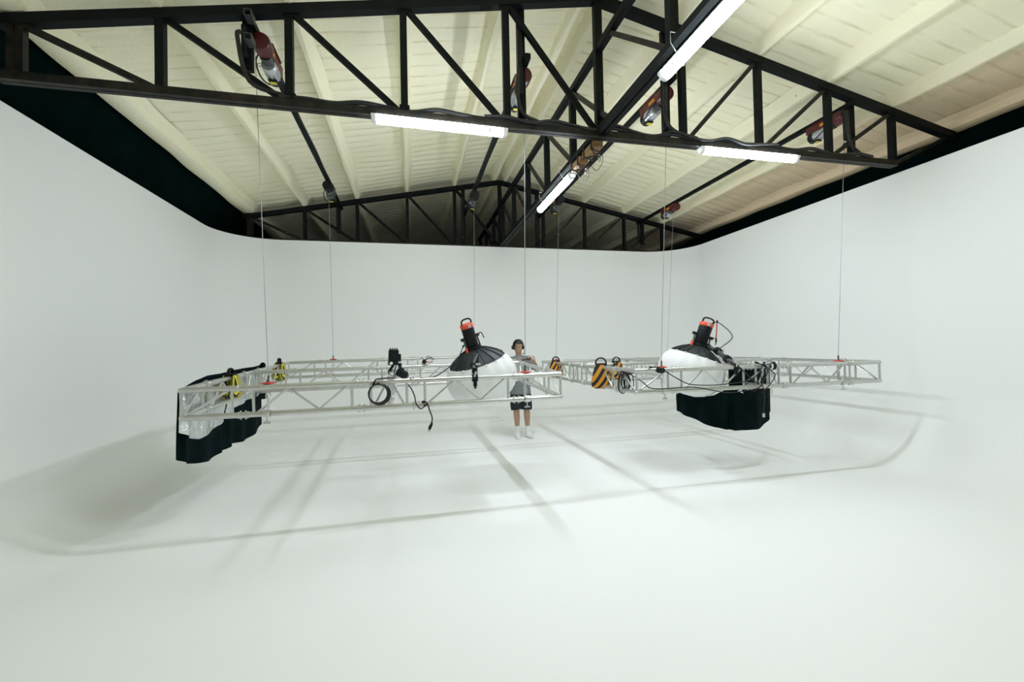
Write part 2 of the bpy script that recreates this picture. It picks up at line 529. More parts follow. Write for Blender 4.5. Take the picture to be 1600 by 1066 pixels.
# ridge truss running the length of the hall under the ridge
rt = thing('ridge_truss', 'black steel lattice girder running lengthways under the ridge', 'roof truss', (2.08, 0, 0))
ZRT, ZRB = 4.88, 3.95
MB().beam((0, YF, ZRT), (0, 13.0, ZRT), .075, .075).build('top_chord', M['steel'], rt, smooth=False)
m = MB(); m.beam((-.04, YF, ZRB), (-.04, 13.0, ZRB), .06, .06); m.beam((.04, YF, ZRB), (.04, 13.0, ZRB), .06, .06); m.build('bottom_chord', M['steel'], rt, smooth=False)
yn = 4.12
ynodes = [yn + 1.08 * k for k in range(-8, 9)]
for k, yy in enumerate(ynodes):
    if abs(yy - 4.12) > .1:
        MB().beam((0, yy, ZRB), (0, yy, ZRT), .075, .075, Vector((1, 0, 0))).build('post', M['steel'], rt, smooth=False)
    if k > 0:
        MB().beam((0, yy - .02, ZRT - .02), (0, ynodes[k - 1] + .02, ZRB + .02), .045, .045, Vector((1, 0, 0))).build('diagonal', M['steel_rust'], rt, smooth=False)

# ---------------------------------------------------------------- tube lights
def tube_light(p0, p1, label, group='lit tube lights'):
    p0, p1 = Vector(p0), Vector(p1)
    L = (p1 - p0).length
    x, y, d = frame_of(p1 - p0)
    mid = (p0 + p1) / 2
    mx = Matrix(((d.x, x.x, y.x, mid.x), (d.y, x.y, y.y, mid.y), (d.z, x.z, y.z, mid.z), (0, 0, 0, 1)))
    t = thing('tube_light', label, 'tube light', matrix=mx, group=group)
    # local: x along the tube, z up
    MB().box((0, 0, .034), (L - .01, .075, .022), bevel=.008).build('housing', M['fix'], t)
    prof = []
    for i in range(11):
        a = math.pi * (-.14 + 1.28 * i / 10)
        prof.append((.048 * math.cos(a), .008 - .05 * math.sin(a)))
    rows = [[(sx * (L / 2 - .045), py, pz) for py, pz in prof] for sx in (-1, -.5, 0, .5, 1)]
    m = MB(); m.grid(rows)
    m.build('diffuser', M['glow'], t)
    for s in (-1, 1):
        m = MB()
        rr = []
        for k, (ex, sc) in enumerate(((L / 2 - .045, 1.04), (L / 2 - .01, 1.0), (L / 2 + .003, .55))):
            rr.append([(s * ex, .05 * sc * math.cos(math.pi * i / 10), .010 - .052 * sc * math.sin(math.pi * i / 10)) for i in range(11)])
        m.grid(rr); m.box((s * (L / 2 - .02), 0, .02), (.045, .1, .025)); m.build('end_cap', M['white'], t)
    for s in (-.36, .36):
        MB().box((s * L, 0, -.005), (.018, .112, .045), bevel=.004).build('clip', M['chrome'], t)
    return t
tube_light((-.33, 4.385, 3.862), (1.02, 4.385, 3.842), 'long lit white tube light on the near truss, left of the girder')
tube_light((3.32, 4.385, 3.858), (4.70, 4.385, 3.858), 'lit white tube light on the near truss, right of the girder')
tube_light((2.05, 5.17, 3.785), (2.05, 6.62, 3.785), 'short-looking lit tube light under the ridge girder towards the back wall')
tube_light((2.05, 1.70, 3.785), (2.05, 3.13, 3.785), 'large bright tube light under the ridge girder at the top edge')

# ---------------------------------------------------------------- hoist beams, hoists and the suspended frames
BEAM_Z = 4.665
BEAMS = [(-1.385, 4.24), (1.255, 3.98), (2.99, 3.98), (5.61, 4.02)]
beam_words = ['leftmost', 'second from the left', 'third from the left, beside the girder', 'rightmost']
for k, (bx, zlow) in enumerate(BEAMS):
    t = thing('hoist_beam', 'long black square tube carrying hoists between the roof trusses, ' + beam_words[k], 'beam', (bx, 0, 0), group='hoist beams under the roof')
    m = MB()
    m.beam((0, 4.34, BEAM_Z), (0, 9.86, BEAM_Z), .058, .058)
    m.build('tube', M['steel'], t, smooth=False)
    for yy in (4.47, 9.72):
        zt = top_z(bx) - .05
        zl = zlow if yy < 5 else (4.1 if k in (0, 3) else 3.97)
        MB().beam((-.045 if k < 3 else .05, yy, zl), (-.045 if k < 3 else .05, yy, zt), .05, .085, Vector((1, 0, 0))).build('hanger_post', M['steel'], t, smooth=False)
        m = MB()
        s = -1 if k < 3 else -1
        m.box((s * .065, yy - .03, (zl + zt) / 2 + .02), (.05, .05, (zt - zl) * .55), bevel=.008)
        m.box((s * .065, yy - .03, zl + .12), (.065, .06, .05), bevel=.008)
        m.build('junction_box', M['plastic'], t)
    for sgn in ((-1,) if k == 0 else ()):
        for zz in (.0, -.22):
            m = MB()
            for a, b, w, h in ((-.029, 0, .004, .06), (.029, 0, .004, .06), (0, -.028, .06, .004), (0, .028, .06, .004)):
                m.box((.012 + a, 4.33, BEAM_Z + zz + b), (w, .12, h))
            m.build('tube_stub', M['darkmetal'], t, smooth=False)
    sx = .12 if k in (1, 3) else .3
    MB().path(smooth_pts([(-.09, 4.40, BEAM_Z - .1), (-.105, 4.38, zlow + .25), (-.07 + sx * .2, 4.38, zlow + .08 if k else 4.1), (sx, 4.385, ZB + .07)]), .02, 8).build('cable_drop', M['cable'], t)
    # cable clipped along the beam
    MB().path(smooth_pts([(.034, 4.6 + .5 * i, BEAM_Z + .01 * ((i * 7) % 3 - 1)) for i in range(11)], 3), .012, 6).build('clipped_cable', M['cable'], t)

def hoist(x, y, top, bottom, label, dark):
    """small electric wire hoist under a beam; local y points away from the viewer, origin at the beam's underside"""
    t = thing('wire_hoist', label, 'hoist', (x, y, BEAM_Z - .03), group='electric wire hoists under the roof')
    red = M['red']
    # side plate / frame hung on the beam
    m = MB()
    m.box((.055, .05, -.05), (.008, .50, .10)); m.box((-.055, .05, -.05), (.008, .50, .10))
    m.box((0, .05, -.004), (.15, .30, .008))
    m.build('mounting_plate', red if not dark else M['darkmetal'], t, smooth=False)
    MB().box((.0595, -.04, -.055), (.002, .10, .04)).build('warning_label', M['orange_label'], t, smooth=False)
    MB().box((-.0595, .02, -.055), (.002, .13, .04)).build('warning_label', M['orange_label'], t, smooth=False)
    rx = Matrix.Rotation(-math.pi / 2, 4, 'X')
    # drum housing: rounded cylinder whose axis lies along y
    m = MB()
    m.lathe([(0, -.24), (.078, -.24), (.085, -.225), (.085, -.10), (.075, -.085), (0, -.085)], 20, Matrix.Translation((0, 0, -.075)) @ rx)
    m.build('drum_cover', M['plastic'] if dark else red, t)
    m = MB()
    m.lathe([(0.02, -.085), (.055, -.085), (.055, .02), (.02, .02)], 16, Matrix.Translation((0, 0, -.115)) @ rx)
    for i in range(7):
        m.lathe([(.055, -.08 + .014 * i), (.059, -.073 + .014 * i), (.055, -.066 + .014 * i)], 16, Matrix.Translation((0, 0, -.115)) @ rx)
    m.build('drum', M['darkmetal'], t)
    m = MB()
    m.lathe([(0, .0), (.062, .0), (.07, .012), (.07, .07), (.062, .08), (.062, .21), (.05, .225), (0, .225)], 18, Matrix.Translation((0, 0, -.15)) @ rx)
    for i in range(12):
        a = 2 * math.pi * i / 12
        m.box((.066 * math.cos(a), .145, -.15 + .066 * math.sin(a)), (.008, .12, .008))
    mo = m.build('motor', M['darkmetal'] if dark else M['silver'], t)
    m = MB(); m.lathe([(.066, .205), (.074, .215), (.074, .27), (.06, .285), (0, .285)], 18, Matrix.Translation((0, 0, -.15)) @ rx)
    m.build('fan_cover', M['plastic'], mo)
    MB().box((.0, .18, -.224), (.085, .075, .022), bevel=.006).build('switch_box', M['plastic'], mo)
    MB().box((.0, .178, -.237), (.062, .045, .004)).build('rating_label', M['yellow'], mo, smooth=False)
    m = MB(); m.path(smooth_pts([(-.05, -.1, -.1), (-.10, -.03, -.16), (-.10, .1, -.22), (-.06, .21, -.23), (.02, .26, -.2)]), .008, 6)
    m.build('power_lead', M['cable'], t)
    m = MB(); m.path(smooth_pts([(-.045, -.02, -.17), (-.085, -.02, -.165), (-.085, -.02, -.19), (-.045, -.02, -.195)]), .004, 6)
    m.build('limit_lever', M['chrome'], t)
    o = Vector((x, y, BEAM_Z - .03))
    MB().tube(Vector(top) - o, Vector(bottom) - o, .0032, 6).build('wire_rope', M['wire'], t)
    return t

HC = 1.6
def frame_matrix(x0, y0, z0, sx, sy, dy):
    c, s = math.cos(dy), math.sin(dy)
    ex = Vector((c, s, sx)).normalized(); ey = Vector((-s, c, sy)); ey = (ey - ex * ey.dot(ex)).normalized()
    ez = ex.cross(ey)
    return Matrix(((ex.x, ey.x, ez.x, x0), (ex.y, ey.y, ez.y, y0), (ex.z, ey.z, ez.z, z0), (0, 0, 0, 1)))
FL = frame_matrix(-1.9545, 4.2739, HC - .3101, .0076, .0413, .0025)
FR = frame_matrix(2.3988, 4.3359, HC - .2817, .0002, .0022, .0032)
S = .24
XA = [0, .5, 1.5, 2.0, 3.0, 3.5]
XC = [.025, 1.75, 3.475]
CR = .0245

# shared meshes
_len_cache = {}
def rod_mesh(L, r, name, material, n=8):
    key = (round(L, 4), r, name)
    if key not in _len_cache:
        m = MB(); m.tube((0, 0, 0), (0, 0, L), r, n)
        _len_cache[key] = m.mesh(name, material)
    return _len_cache[key]
def rod(name, p0, p1, r, parent, material):
    p0, p1 = Vector(p0), Vector(p1)
    L = (p1 - p0).length
    x, y, d = frame_of(p1 - p0)
    mx = Matrix(((x.x, y.x, d.x, p0.x), (x.y, y.y, d.y, p0.y), (x.z, y.z, d.z, p0.z), (0, 0, 0, 1)))
    return inst(name, rod_mesh(L, r, name, material), parent, mx)
def segment_mesh(L):
    key = ('seg', L)
    if key not in _len_cache:
        m = MB()
        m.tube((.035, 0, 0), (L - .035, 0, 0), CR, 16)
        _len_cache[key] = m.mesh('chord', M['alu'])
    return _len_cache[key]
mcp = MB()
mcp.lathe([(0.0, -.042), (.030, -.042), (.031, -.03), (.027, -.026), (.027, .026), (.031, .03), (.030, .042), (0, .042)], 14, Matrix.Rotation(math.pi / 2, 4, 'Y'))
for s in (-.02, .02):
    mcp.tube((s, 0, -.040), (s, 0, .040), .006, 8)
    mcp.tube((s, -.036, 0), (s, .036, 0), .005, 6)
COUPLER = mcp.mesh('coupler', M['alu'])

def straight(parent, o, ang, L):
    """flat ladder segment: origin o (top chord line), direction ang (0 along x, pi/2 along y)"""
    mx = Matrix.Translation(o) @ Matrix.Rotation(ang, 4, 'Z')
    top = inst('top_chord', segment_mesh(L), parent, mx)
    low = inst('bottom_chord', segment_mesh(L), parent, mx @ Matrix.Translation((0, 0, -S)))
    e = .085
    n0, n1 = e + .03, L - e - .03
    q = (n1 - n0) / 3
    for xx in (e, L - e):
        rod('brace', (xx, 0, -.02), (xx, 0, -S + .02), .0125, top, M['alu'])
    zz = [-S + .015, -.015]
    for i in range(3):
        rod('brace', (n0 + q * i, 0, zz[i % 2]), (n0 + q * (i + 1), 0, zz[(i + 1) % 2]), .0105, top, M['alu'])
    for xx in (0, L):
        inst('coupler', COUPLER, top, Matrix.Translation((xx, 0, 0)))
        inst('coupler', COUPLER, low, Matrix.Translation((xx, 0, 0)))
    return top

def block(parent, ix, iy):
    """corner, tee or cross block where two ladders meet"""
    cx, cy = XC[ix], XC[iy]
    arms = [(-1, 0)] * (ix > 0) + [(1, 0)] * (ix < 2) + [(0, -1)] * (iy > 0) + [(0, 1)] * (iy < 2)
    kind = {2: 'corner', 3: 'tee', 4: 'cross'}[len(arms)]
    tops = []
    for z, nm in ((0, 'top'), (-S, 'bottom')):
        m = MB()
        m.sphere((cx, cy, z), CR * 1.02, 12)
        for dx, dy in arms:
            ex = (XA[2 * ix] if dx < 0 else XA[2 * ix + 1]) - dx * .035 if dx else cx
            ey = (XA[2 * iy] if dy < 0 else XA[2 * iy + 1]) - dy * .035 if dy else cy
            m.tube((cx, cy, z), (ex, ey, z), CR, 14)
        tops.append(m.build('%s_%s_joint' % (nm, kind), M['alu'], parent))
    b = tops[0]
    rod('brace', (cx, cy, -.02), (cx, cy, -S + .02), .0135, b, M['alu'])
    for dx, dy in arms:
        ex = (XA[2 * ix] if dx < 0 else XA[2 * ix + 1]) - dx * .085 if dx else cx
        ey = (XA[2 * iy] if dy < 0 else XA[2 * iy + 1]) - dy * .085 if dy else cy
        rod('brace', (ex, ey, -.02), (ex, ey, -S + .02), .0125, b, M['alu'])
        if kind != 'cross':
            rod('brace', (cx + .03 * dx, cy + .03 * dy, -S + .02 if kind == 'corner' else -.02), (ex - .03 * dx, ey - .03 * dy, -.02 if kind == 'corner' else -S + .02), .0105, b, M['alu'])
    return b

def lighting_frame(mx, label):
    t = thing('truss_frame', label, 'lighting truss', matrix=mx, group='suspended aluminium truss frames')
    for c in XC:
        for a, b in ((1, 2), (3, 4)):
            straight(t, (XA[a], c, 0), 0, XA[b] - XA[a])
            straight(t, (c, XA[a], 0), math.pi / 2, XA[b] - XA[a])
    for ix in range(3):
        for iy in range(3):
            block(t, ix, iy)
    return t
frame_left = lighting_frame(FL, 'suspended square aluminium ladder truss frame on the left, by the silver drape')
frame_right = lighting_frame(FR, 'suspended square aluminium ladder truss frame on the right, by the black skirt')

def at(F, s, t, z=0.0):
    return F @ Vector((s, t, z))

# rigging where each wire meets a frame
def rigging(F, s, t, label):
    p = at(F, s, t, .03)
    o = thing('rigging_assembly', label, 'rigging', p, group='rigging hooks on the truss frames')
    m = MB(); m.lathe([(0, .012), (.03, .010), (.062, .002), (.065, -.003), (.03, -.010), (0, -.012)], 18)
    m.build('stop_disc', M['red_bright'], o)
    MB().tube((0, 0, .012), (0, 0, .07), .009, 8).build('wire_ferrule', M['darkmetal'], o)
    m = MB(); m.tube((0, 0, -.01), (0, 0, -.09), .007, 8)
    m.path([(.020 * math.cos(a), 0, -.115 + .028 * math.sin(a)) for a in [2 * math.pi * i / 14 for i in range(11)]], .007, 8)
    m.build('hook', M['chrome'], o)
    for i in range(3):
        pts = [((.012 if i % 2 else 0) * math.cos(a) * 1 + 0, (0 if i % 2 else .012) * math.cos(a), -.15 - .035 * i + .022 * math.sin(a)) for a in [2 * math.pi * k / 10 for k in range(10)]]
        MB().path(pts, .005, 6, closed=True).build('chain_link', M['chrome'], o)
    m = MB(); m.box((0, -.045, -.262), (.05, .13, .03), bevel=.008)
    m.lathe([(.0265, -.03), (.034, -.027), (.034, .027), (.0265, .03)], 14, Matrix.Translation((0, -.05, -.27)) @ Matrix.Rotation(math.pi / 2, 4, 'Y'))
    m.build('clamp', M['chrome'], o)
    m = MB(); m.tube((0, -.05, -.30), (0, -.05, -.36), .006, 8)
    m.box((0, -.05, -.352), (.06, .008, .018), bevel=.003)
    m.build('wing_bolt', M['chrome'], o)
    return p
RIG = [(FL, .695, 'front left', 0, 0, .075), (FL, 3.11, 'front right', 0, 1, .075), (FR, .37, 'front left', 0, 2, .075), (FR, 2.88, 'front right', 0, 3, .075),
       (FL, .70, 'back left', 1, 0, 3.525), (FL, 3.09, 'back right', 1, 1, 3.525), (FR, .31, 'back left', 1, 2, 3.525), (FR, 2.69, 'back right', 1, 3, 3.525)]
for F, s, wd, far, k, t in RIG:
    side = 'left' if F is FL else 'right'
    p = rigging(F, s, t, 'red stop disc and chain hook at the %s of the %s truss frame' % (wd, side))
    bx = BEAMS[k][0]
    hy = 4.72 if not far else 8.42
    hx = bx + (.05 if (k == 0 and not far) else 0)
    top = Vector((bx, hy - .22 if not far else hy - .10, BEAM_Z - .16))
    if far:
        lab = ['dark wire hoist on the leftmost beam near the back truss', 'dark wire hoist on the second beam near the back truss', 'dark wire hoist behind the far lit tube', 'red wire hoist on the rightmost beam near the back truss'][k]
    else:
        lab = ['red and silver wire hoist with yellow label, behind the near truss at far left', 'red wire hoist hanging above the long tube light', 'red wire hoist beside the big tube light under the girder', 'red and silver wire hoist above the right-hand tube light'][k]
    hoist(hx, hy, top, p + Vector((0, 0, .07)), lab, far and k < 3)

# ---------------------------------------------------------------- lantern softboxes with flash heads
def softbox(center, tilt_x, tilt_y, spin, label):
    """globe lantern: local +z runs from the globe to the flash head"""
    mx = Matrix.Translation(center) @ Matrix.Rotation(tilt_y, 4, 'Y') @ Matrix.Rotation(tilt_x, 4, 'X') @ Matrix.Rotation(spin, 4, 'Z')
    t = thing('lantern_softbox', label, 'softbox', matrix=mx, group='globe softboxes on the truss frames')
    n = 16
    top = [(.075, .335), (.13, .318), (.20, .285), (.27, .24), (.335, .185)]
    low = [(.335, .185), (.385, .115), (.412, .04), (.415, -.03), (.395, -.12), (.345, -.205), (.26, -.275), (.15, -.318), (.0, -.33)]
    def shell(prof):
        m = MB()
        k = n * 4
        rows = []
        for r, z in prof:
            row = []
            for i in range(k + 1):
                a = 2 * math.pi * i / k
                u = (i % 4) / 4.0
                sag = 1 - .035 * math.sin(math.pi * u) * (1 if r > .1 else 0)
                row.append((r * sag * math.cos(a), r * sag * math.sin(a), z))
            rows.append(row)
        m.grid(rows)
        return m
    shell(top).build('black_crown', M['greyblack_cloth'], t)
    shell(low).build('white_globe', M['white_cloth'], t)
    for i in range(n):
        a = 2 * math.pi * i / n
        m = MB(); m.path([(r * 1.004 * math.cos(a), r * 1.004 * math.sin(a), z + .002) for r, z in top], .0045, 5)
        m.build('rib', M['plastic'], t)
        m = MB(); m.box((.337 * math.cos(a), .337 * math.sin(a), .183), (.022, .022, .016), Matrix.Rotation(a, 3, 'Z'), bevel=.004)
        m.build('rib_tip', M['white'], t)
    m = MB(); m.lathe([(.06, .33), (.088, .33), (.092, .345), (.088, .362), (.06, .362)], 24)
    m.build('speed_ring', M['plastic'], t)
    return t, mx

def flash_head(mx, label, lean, pole_pts, style):
    """monolight standing on the softbox ring; local z along its barrel"""
    t = thing('flash_head', label, 'flash head', matrix=mx @ Matrix.Translation((0, 0, .362)) @ Matrix.Rotation(lean, 4, 'Z'), group='flash heads on the globe softboxes')
    m = MB(); m.lathe([(0, 0), (.064, 0), (.070, .01), (.072, .21), (.070, .222), (0, .222)], 28); m.build('barrel', M['plastic'], t)
    m = MB(); m.lathe([(.0, .222), (.073, .222), (.075, .228), (.075, .262), (.069, .27), (0, .27)], 28); m.build('orange_band', M['orange'], t)
    MB().box((0, -.074, .243), (.032, .012, .04), bevel=.005).build('badge', M['silver'], t)
    m = MB(); m.path(smooth_pts([(-.060, -.02, .265), (-.058, -.02, .305), (-.03, -.02, .325), (.03, -.02, .325), (.058, -.02, .305), (.060, -.02, .265)], 5), .0095, 8)
    m.build('handle', M['plastic'], t)
    m = MB()
    for s in (-1, 1):
        m.beam((s * .088, 0, .12), (s * .088, -.02, -.045), .008, .03, Vector((0, 1, 0)))
    m.beam((-.088, -.02, -.045), (.088, -.02, -.045), .03, .008)
    m.build('yoke', M['darkmetal'], t)
    for s in (-1, 1):
        m = MB(); m.tube((s * .07, 0, .11), (s * .115, 0, .11), .018, 12); m.build('pivot_knob', M['plastic'], t)
    m = MB(); m.path(smooth_pts([(.11, -.005, .11), (.135, -.01, .125), (.15, -.015, .11), (.158, -.02, .05)], 4), .006, 6); m.build('tilt_lever', M['plastic'], t)
    m = MB(); m.tube((-.10, -.03, .01), (-.10, -.04, -.055), .016, 10); m.build('orange_lever', M['orange'], t)
    return t

def support(label, pts, wsec, clamp, group='clamp arms holding the flash heads'):
    o = thing('clamp_arm', label, 'clamp arm', clamp, group=group)
    c = Vector(clamp)
    P = [Vector(p) - c for p in pts]
    m = MB()
    for i in range(len(P) - 1):
        m.tube(P[i], P[i + 1], wsec, 12)
    m.build('arm', M['darkmetal'], o)
    for i, p in enumerate(P[:-1]):
        d = (P[i + 1] - p).normalized()
        m = MB(); m.tube(p - d * .02, p + d * .035, wsec * 1.7, 12); m.build('joint', M['plastic'], o)
        x, y, _ = frame_of(d)
        m = MB(); m.tube(p, p + x * .06, wsec * .55, 8); m.sphere(p + x * .065, wsec * .9, 8); m.build('knob', M['chrome'], o)
    m = MB()
    m.lathe([(.0255, -.03), (.038, -.028), (.038, .028), (.0255, .03)], 16, Matrix.Rotation(math.pi / 2, 4, 'Y'))
    m.build('jaw', M['plastic'], o)
    m = MB(); m.tube((0, -.02, -.03), (0, -.025, -.085), .02, 10); m.tube((0, -.025, -.085), (0, -.025, -.105), .011, 8); m.build('clamp_screw', M['plastic'], o)
    m = MB(); m.box((0, -.035, .035), (.018, .014, .06), Matrix.Rotation(.3, 3, 'Y'), bevel=.004); m.build('release_lever', M['chrome'], o)
    return o

CL = Vector((.80, 5.0, 1.285)); CRT = Vector((3.60, 5.05, 1.255))
sb, mxl = softbox(CL, R(9), R(-17), 0.1, 'white globe softbox with black crown on the left truss frame')
flash_head(mxl, 'black flash head with orange band and handle, tilted left', R(10), None, 0)
sb2, mxr = softbox(CRT, R(6), R(19), 0.2, 'white globe softbox with black crown on the right truss frame')
fh = flash_head(mxr, 'black flash head with orange rim, tilted right', R(-25), None, 1)
fh.scale = (1.18, 1.18, 1.1)
yl = mxl @ Vector((.0, -.02, .30)); yr = mxr @ Vector((.09, -.03, .36))
cl = at(FL, 2.575, .025); cr = at(FR, 1.30, .025)
support('grey clamp arm holding the left flash head above the front chord', [yl + Vector((.03, -.06, -.01)), Vector((cl.x, cl.y + .12, 1.44)), Vector((cl.x, cl.y, 1.39)), Vector((cl.x, cl.y, cl.z + .02))], .017, cl)
support('black jointed clamp arm holding the right flash head by the skirt', [yr, yr + (cr - yr) * .35 + Vector((.03, 0, .03)), yr + (cr - yr) * .7 + Vector((.02, 0, .02)), cr + Vector((0, 0, .02))], .028, cr)
def loose(name, label, cat, pts, r, matl='cable', group=None, n=7, k=7):
    """a cable as a thing of its own, with its two moulded ends as parts"""
    P = [Vector(p) for p in pts]
    o = thing(name, label, cat, P[0], group=group)
    Q = smooth_pts([p - P[0] for p in P], k)
    MB().path(Q, r, n).build('cord', M[matl], o)
    for a, b in ((Q[0], Q[1]), (Q[-1], Q[-2])):
        d = (a - b).normalized()
        MB().tube(a - d * .004, a + d * .03, r * 1.9, 8, r * 1.5).build('connector', M['plastic'], o)
    return o
# cables of the flash heads
hl = mxl @ Vector((-.115, -.03, .40))
loose('power_cable', 'black cable curving from the left flash head down to the front chord', 'cable',
      [hl, (.50, 4.72, 1.50), (.37, 4.55, 1.40), (.23, 4.34, 1.335), (.12, 4.30, 1.327), (.02, 4.295, 1.325)], .006, group='loose black cables')
hr = mxr @ Vector((.06, .0, .63))
loose('power_cable', 'black cable looping from the right flash head to its arm', 'cable',
      [hr, hr + Vector((.06, 0, .05)), hr + Vector((.13, -.05, .03)), hr + Vector((.18, -.2, -.15)), (cr.x - .03, cr.y + .25, 1.50), (cr.x - .02, cr.y + .03, 1.37)], .006, group='loose black cables')
loose('red_strap', 'thin red tether beside the right flash head', 'strap', [hr + Vector((.10, -.02, .05)), hr + Vector((.09, -.02, -.05)), hr + Vector((.07, -.03, -.18))], .007, 'red_bright', k=4)

# ---------------------------------------------------------------- drapes
def cloth_strip(cols, rows_n, fold=.02, ff=31.0, thick=.006, z_of=None):
    """cols: (x, y, ztop, zbot); returns a double-sided folded cloth"""
    m = MB()
    dense = []
    for i in range(len(cols) - 1):
        for k in range(8):
            u = k / 8
            dense.append(tuple(cols[i][j] * (1 - u) + cols[i + 1][j] * u for j in range(4)))
    dense.append(cols[-1])
    n = len(dense)
    fr, bk = [], []
    for r in range(rows_n + 1):
        v = r / rows_n
        f, b = [], []
        for i, (x, y, zt, zb) in enumerate(dense):
            a = dense[max(i - 1, 0)]; c = dense[min(i + 1, n - 1)]
            tx, ty = c[0] - a[0], c[1] - a[1]
            L = math.hypot(tx, ty) or 1
            nx, ny = -ty / L, tx / L
            w = fold * (.25 + .75 * v) * (math.sin(i * ff * .021 + 1.3 * math.sin(i * .13)) + .5 * math.sin(i * .37 + 2 * v))
            z = zt + (zb - zt) * v
            f.append((x + nx * w, y + ny * w, z)); b.append((x + nx * (w + thick), y + ny * (w + thick), z))
        fr.append(f); bk.append(b)
    m.grid(fr); m.grid([list(reversed(q)) for q in bk])
    m.grid([fr[0], bk[0]]); m.grid([bk[-1], fr[-1]])
    m.grid([[q[0] for q in bk], [q[0] for q in fr]]); m.grid([[q[-1] for q in fr], [q[-1] for q in bk]])
    return m
# left: black cloth with silver lining hung on the outer side of the left frame
t = thing('lined_drape', 'black drape with crinkled silver lining hung on the left truss frame', 'drape', (-1.99, 4.36, 0.55))
o0 = Vector((-1.99, 4.36, .55))
def rel(cols):
    return [(x - o0.x, y - o0.y, a - o0.z, b - o0.z) for x, y, a, b in cols]
YS = [4.41, 4.50, 4.75, 5.0, 5.25, 5.34, 5.62, 5.95, 6.3, 6.66]
BT = [1.27, 1.30, 1.355, 1.385, 1.39, 1.39, 1.41, 1.42, 1.425, 1.44]
BB = [.69, .62, .56, .52, .54, .55, .565, .53, .55, .62]
ST = [1.24, 1.275, 1.31, 1.335, 1.345, 1.345, 1.36, 1.375, 1.38, 1.385]
SB = [.93, .86, .79, .815, .85, .93, .96, 1.02, 1.03, 1.05]
cloth_strip(rel([(-2.0, y, a, b) for y, a, b in zip(YS, BT, BB)]), 10, .022, 26).build('black_cloth', M['black_cloth'], t)
cloth_strip(rel([(-1.984, y, a, b) for y, a, b in zip(YS, ST, SB)]), 14, .022, 26, .004).build('silver_lining', M['silver_cloth'], t)
MB().path(smooth_pts([Vector((-1.93, 5.22, 1.22)) - o0, Vector((-1.93, 5.24, 1.05)) - o0, Vector((-1.93, 5.2, .98)) - o0, Vector((-1.93, 5.27, .9)) - o0]), .007, 6).build('tie_cord', M['cable'], t)
cloth_strip(rel([(-1.93, 6.3, 1.13, 1.00), (-1.93, 6.48, 1.17, .98), (-1.93, 6.62, 1.23, .99)]), 4, .004).build('turned_corner', M['black_cloth'], t)
MB().sphere(Vector((-1.985, 6.62, 1.43)) - o0, .05, 10, (.7, 1.2, .9)).build('gathered_knot', M['black_cloth'], t)

# right: black skirt under the right softbox
t = thing('black_skirt', 'long black cloth skirt hanging below the right softbox and truss', 'drape', (4.0, 4.8, .5))
o0 = Vector((4.0, 4.8, .5))
lowc = [(3.668, 5.5, .93, .658), (3.672, 5.3, .913, .623), (3.678, 5.1, .916, .593), (3.712, 4.95, .913, .56), (3.755, 4.82, .941, .535), (3.842, 4.75, 1.0, .517), (3.91, 4.73, 1.06, .509), (3.945, 4.72, 1.1, .506)]
cloth_strip(rel(lowc), 8, .012, 20).build('front_cloth', M['black_cloth'], t)
upc = [(3.91, 4.73, 1.274, .509), (3.951, 4.7, 1.274, .504), (4.14, 4.7, 1.276, .492), (4.33, 4.75, 1.276, .487), (4.521, 4.85, 1.266, .491), (4.745, 5.0, 1.262, .547), (4.978, 5.2, 1.247, .62)]
cloth_strip(rel(upc), 10, .010, 22).build('side_cloth', M['black_cloth'], t)
MB().grid([[Vector((4.985, 5.205, z)) - o0 + Vector((dx, 0, 0)) for dx in (0, .035 + .015 * math.sin(z * 23))] for z in [1.24, 1.15, 1.05, .98, .92, .86]]).build('silver_edge', M['silver_cloth'], t)
MB().path([Vector((3.90, 4.705, z)) - o0 for z in (1.05, .8, .515)], .004, 5).build('seam', M['black_cloth'], t)
m = MB(); m.add([Vector(p) - o0 for p in ((3.98, 4.665, 1.0), (4.06, 4.665, 1.03), (4.04, 4.663, 1.0), (4.07, 4.665, .965))], [(0, 2, 1), (0, 3, 2)]); m.build('white_tag', M['white'], t, smooth=False)
# hanging plug in front of the skirt
pg = loose('power_cable', 'short black cable with plug dangling in front of the black skirt', 'cable', [at(FR, 1.62, -.01, -.05), at(FR, 1.63, -.02, -.2), at(FR, 1.66, -.02, -.35), at(FR, 1.65, -.01, -.52)], .006, group='loose black cables')
m = MB(); m.box(at(FR, 1.65, -.01, -.575) - pg.location, (.03, .02, .05), bevel=.006); m.build('plug', M['silver'], pg)

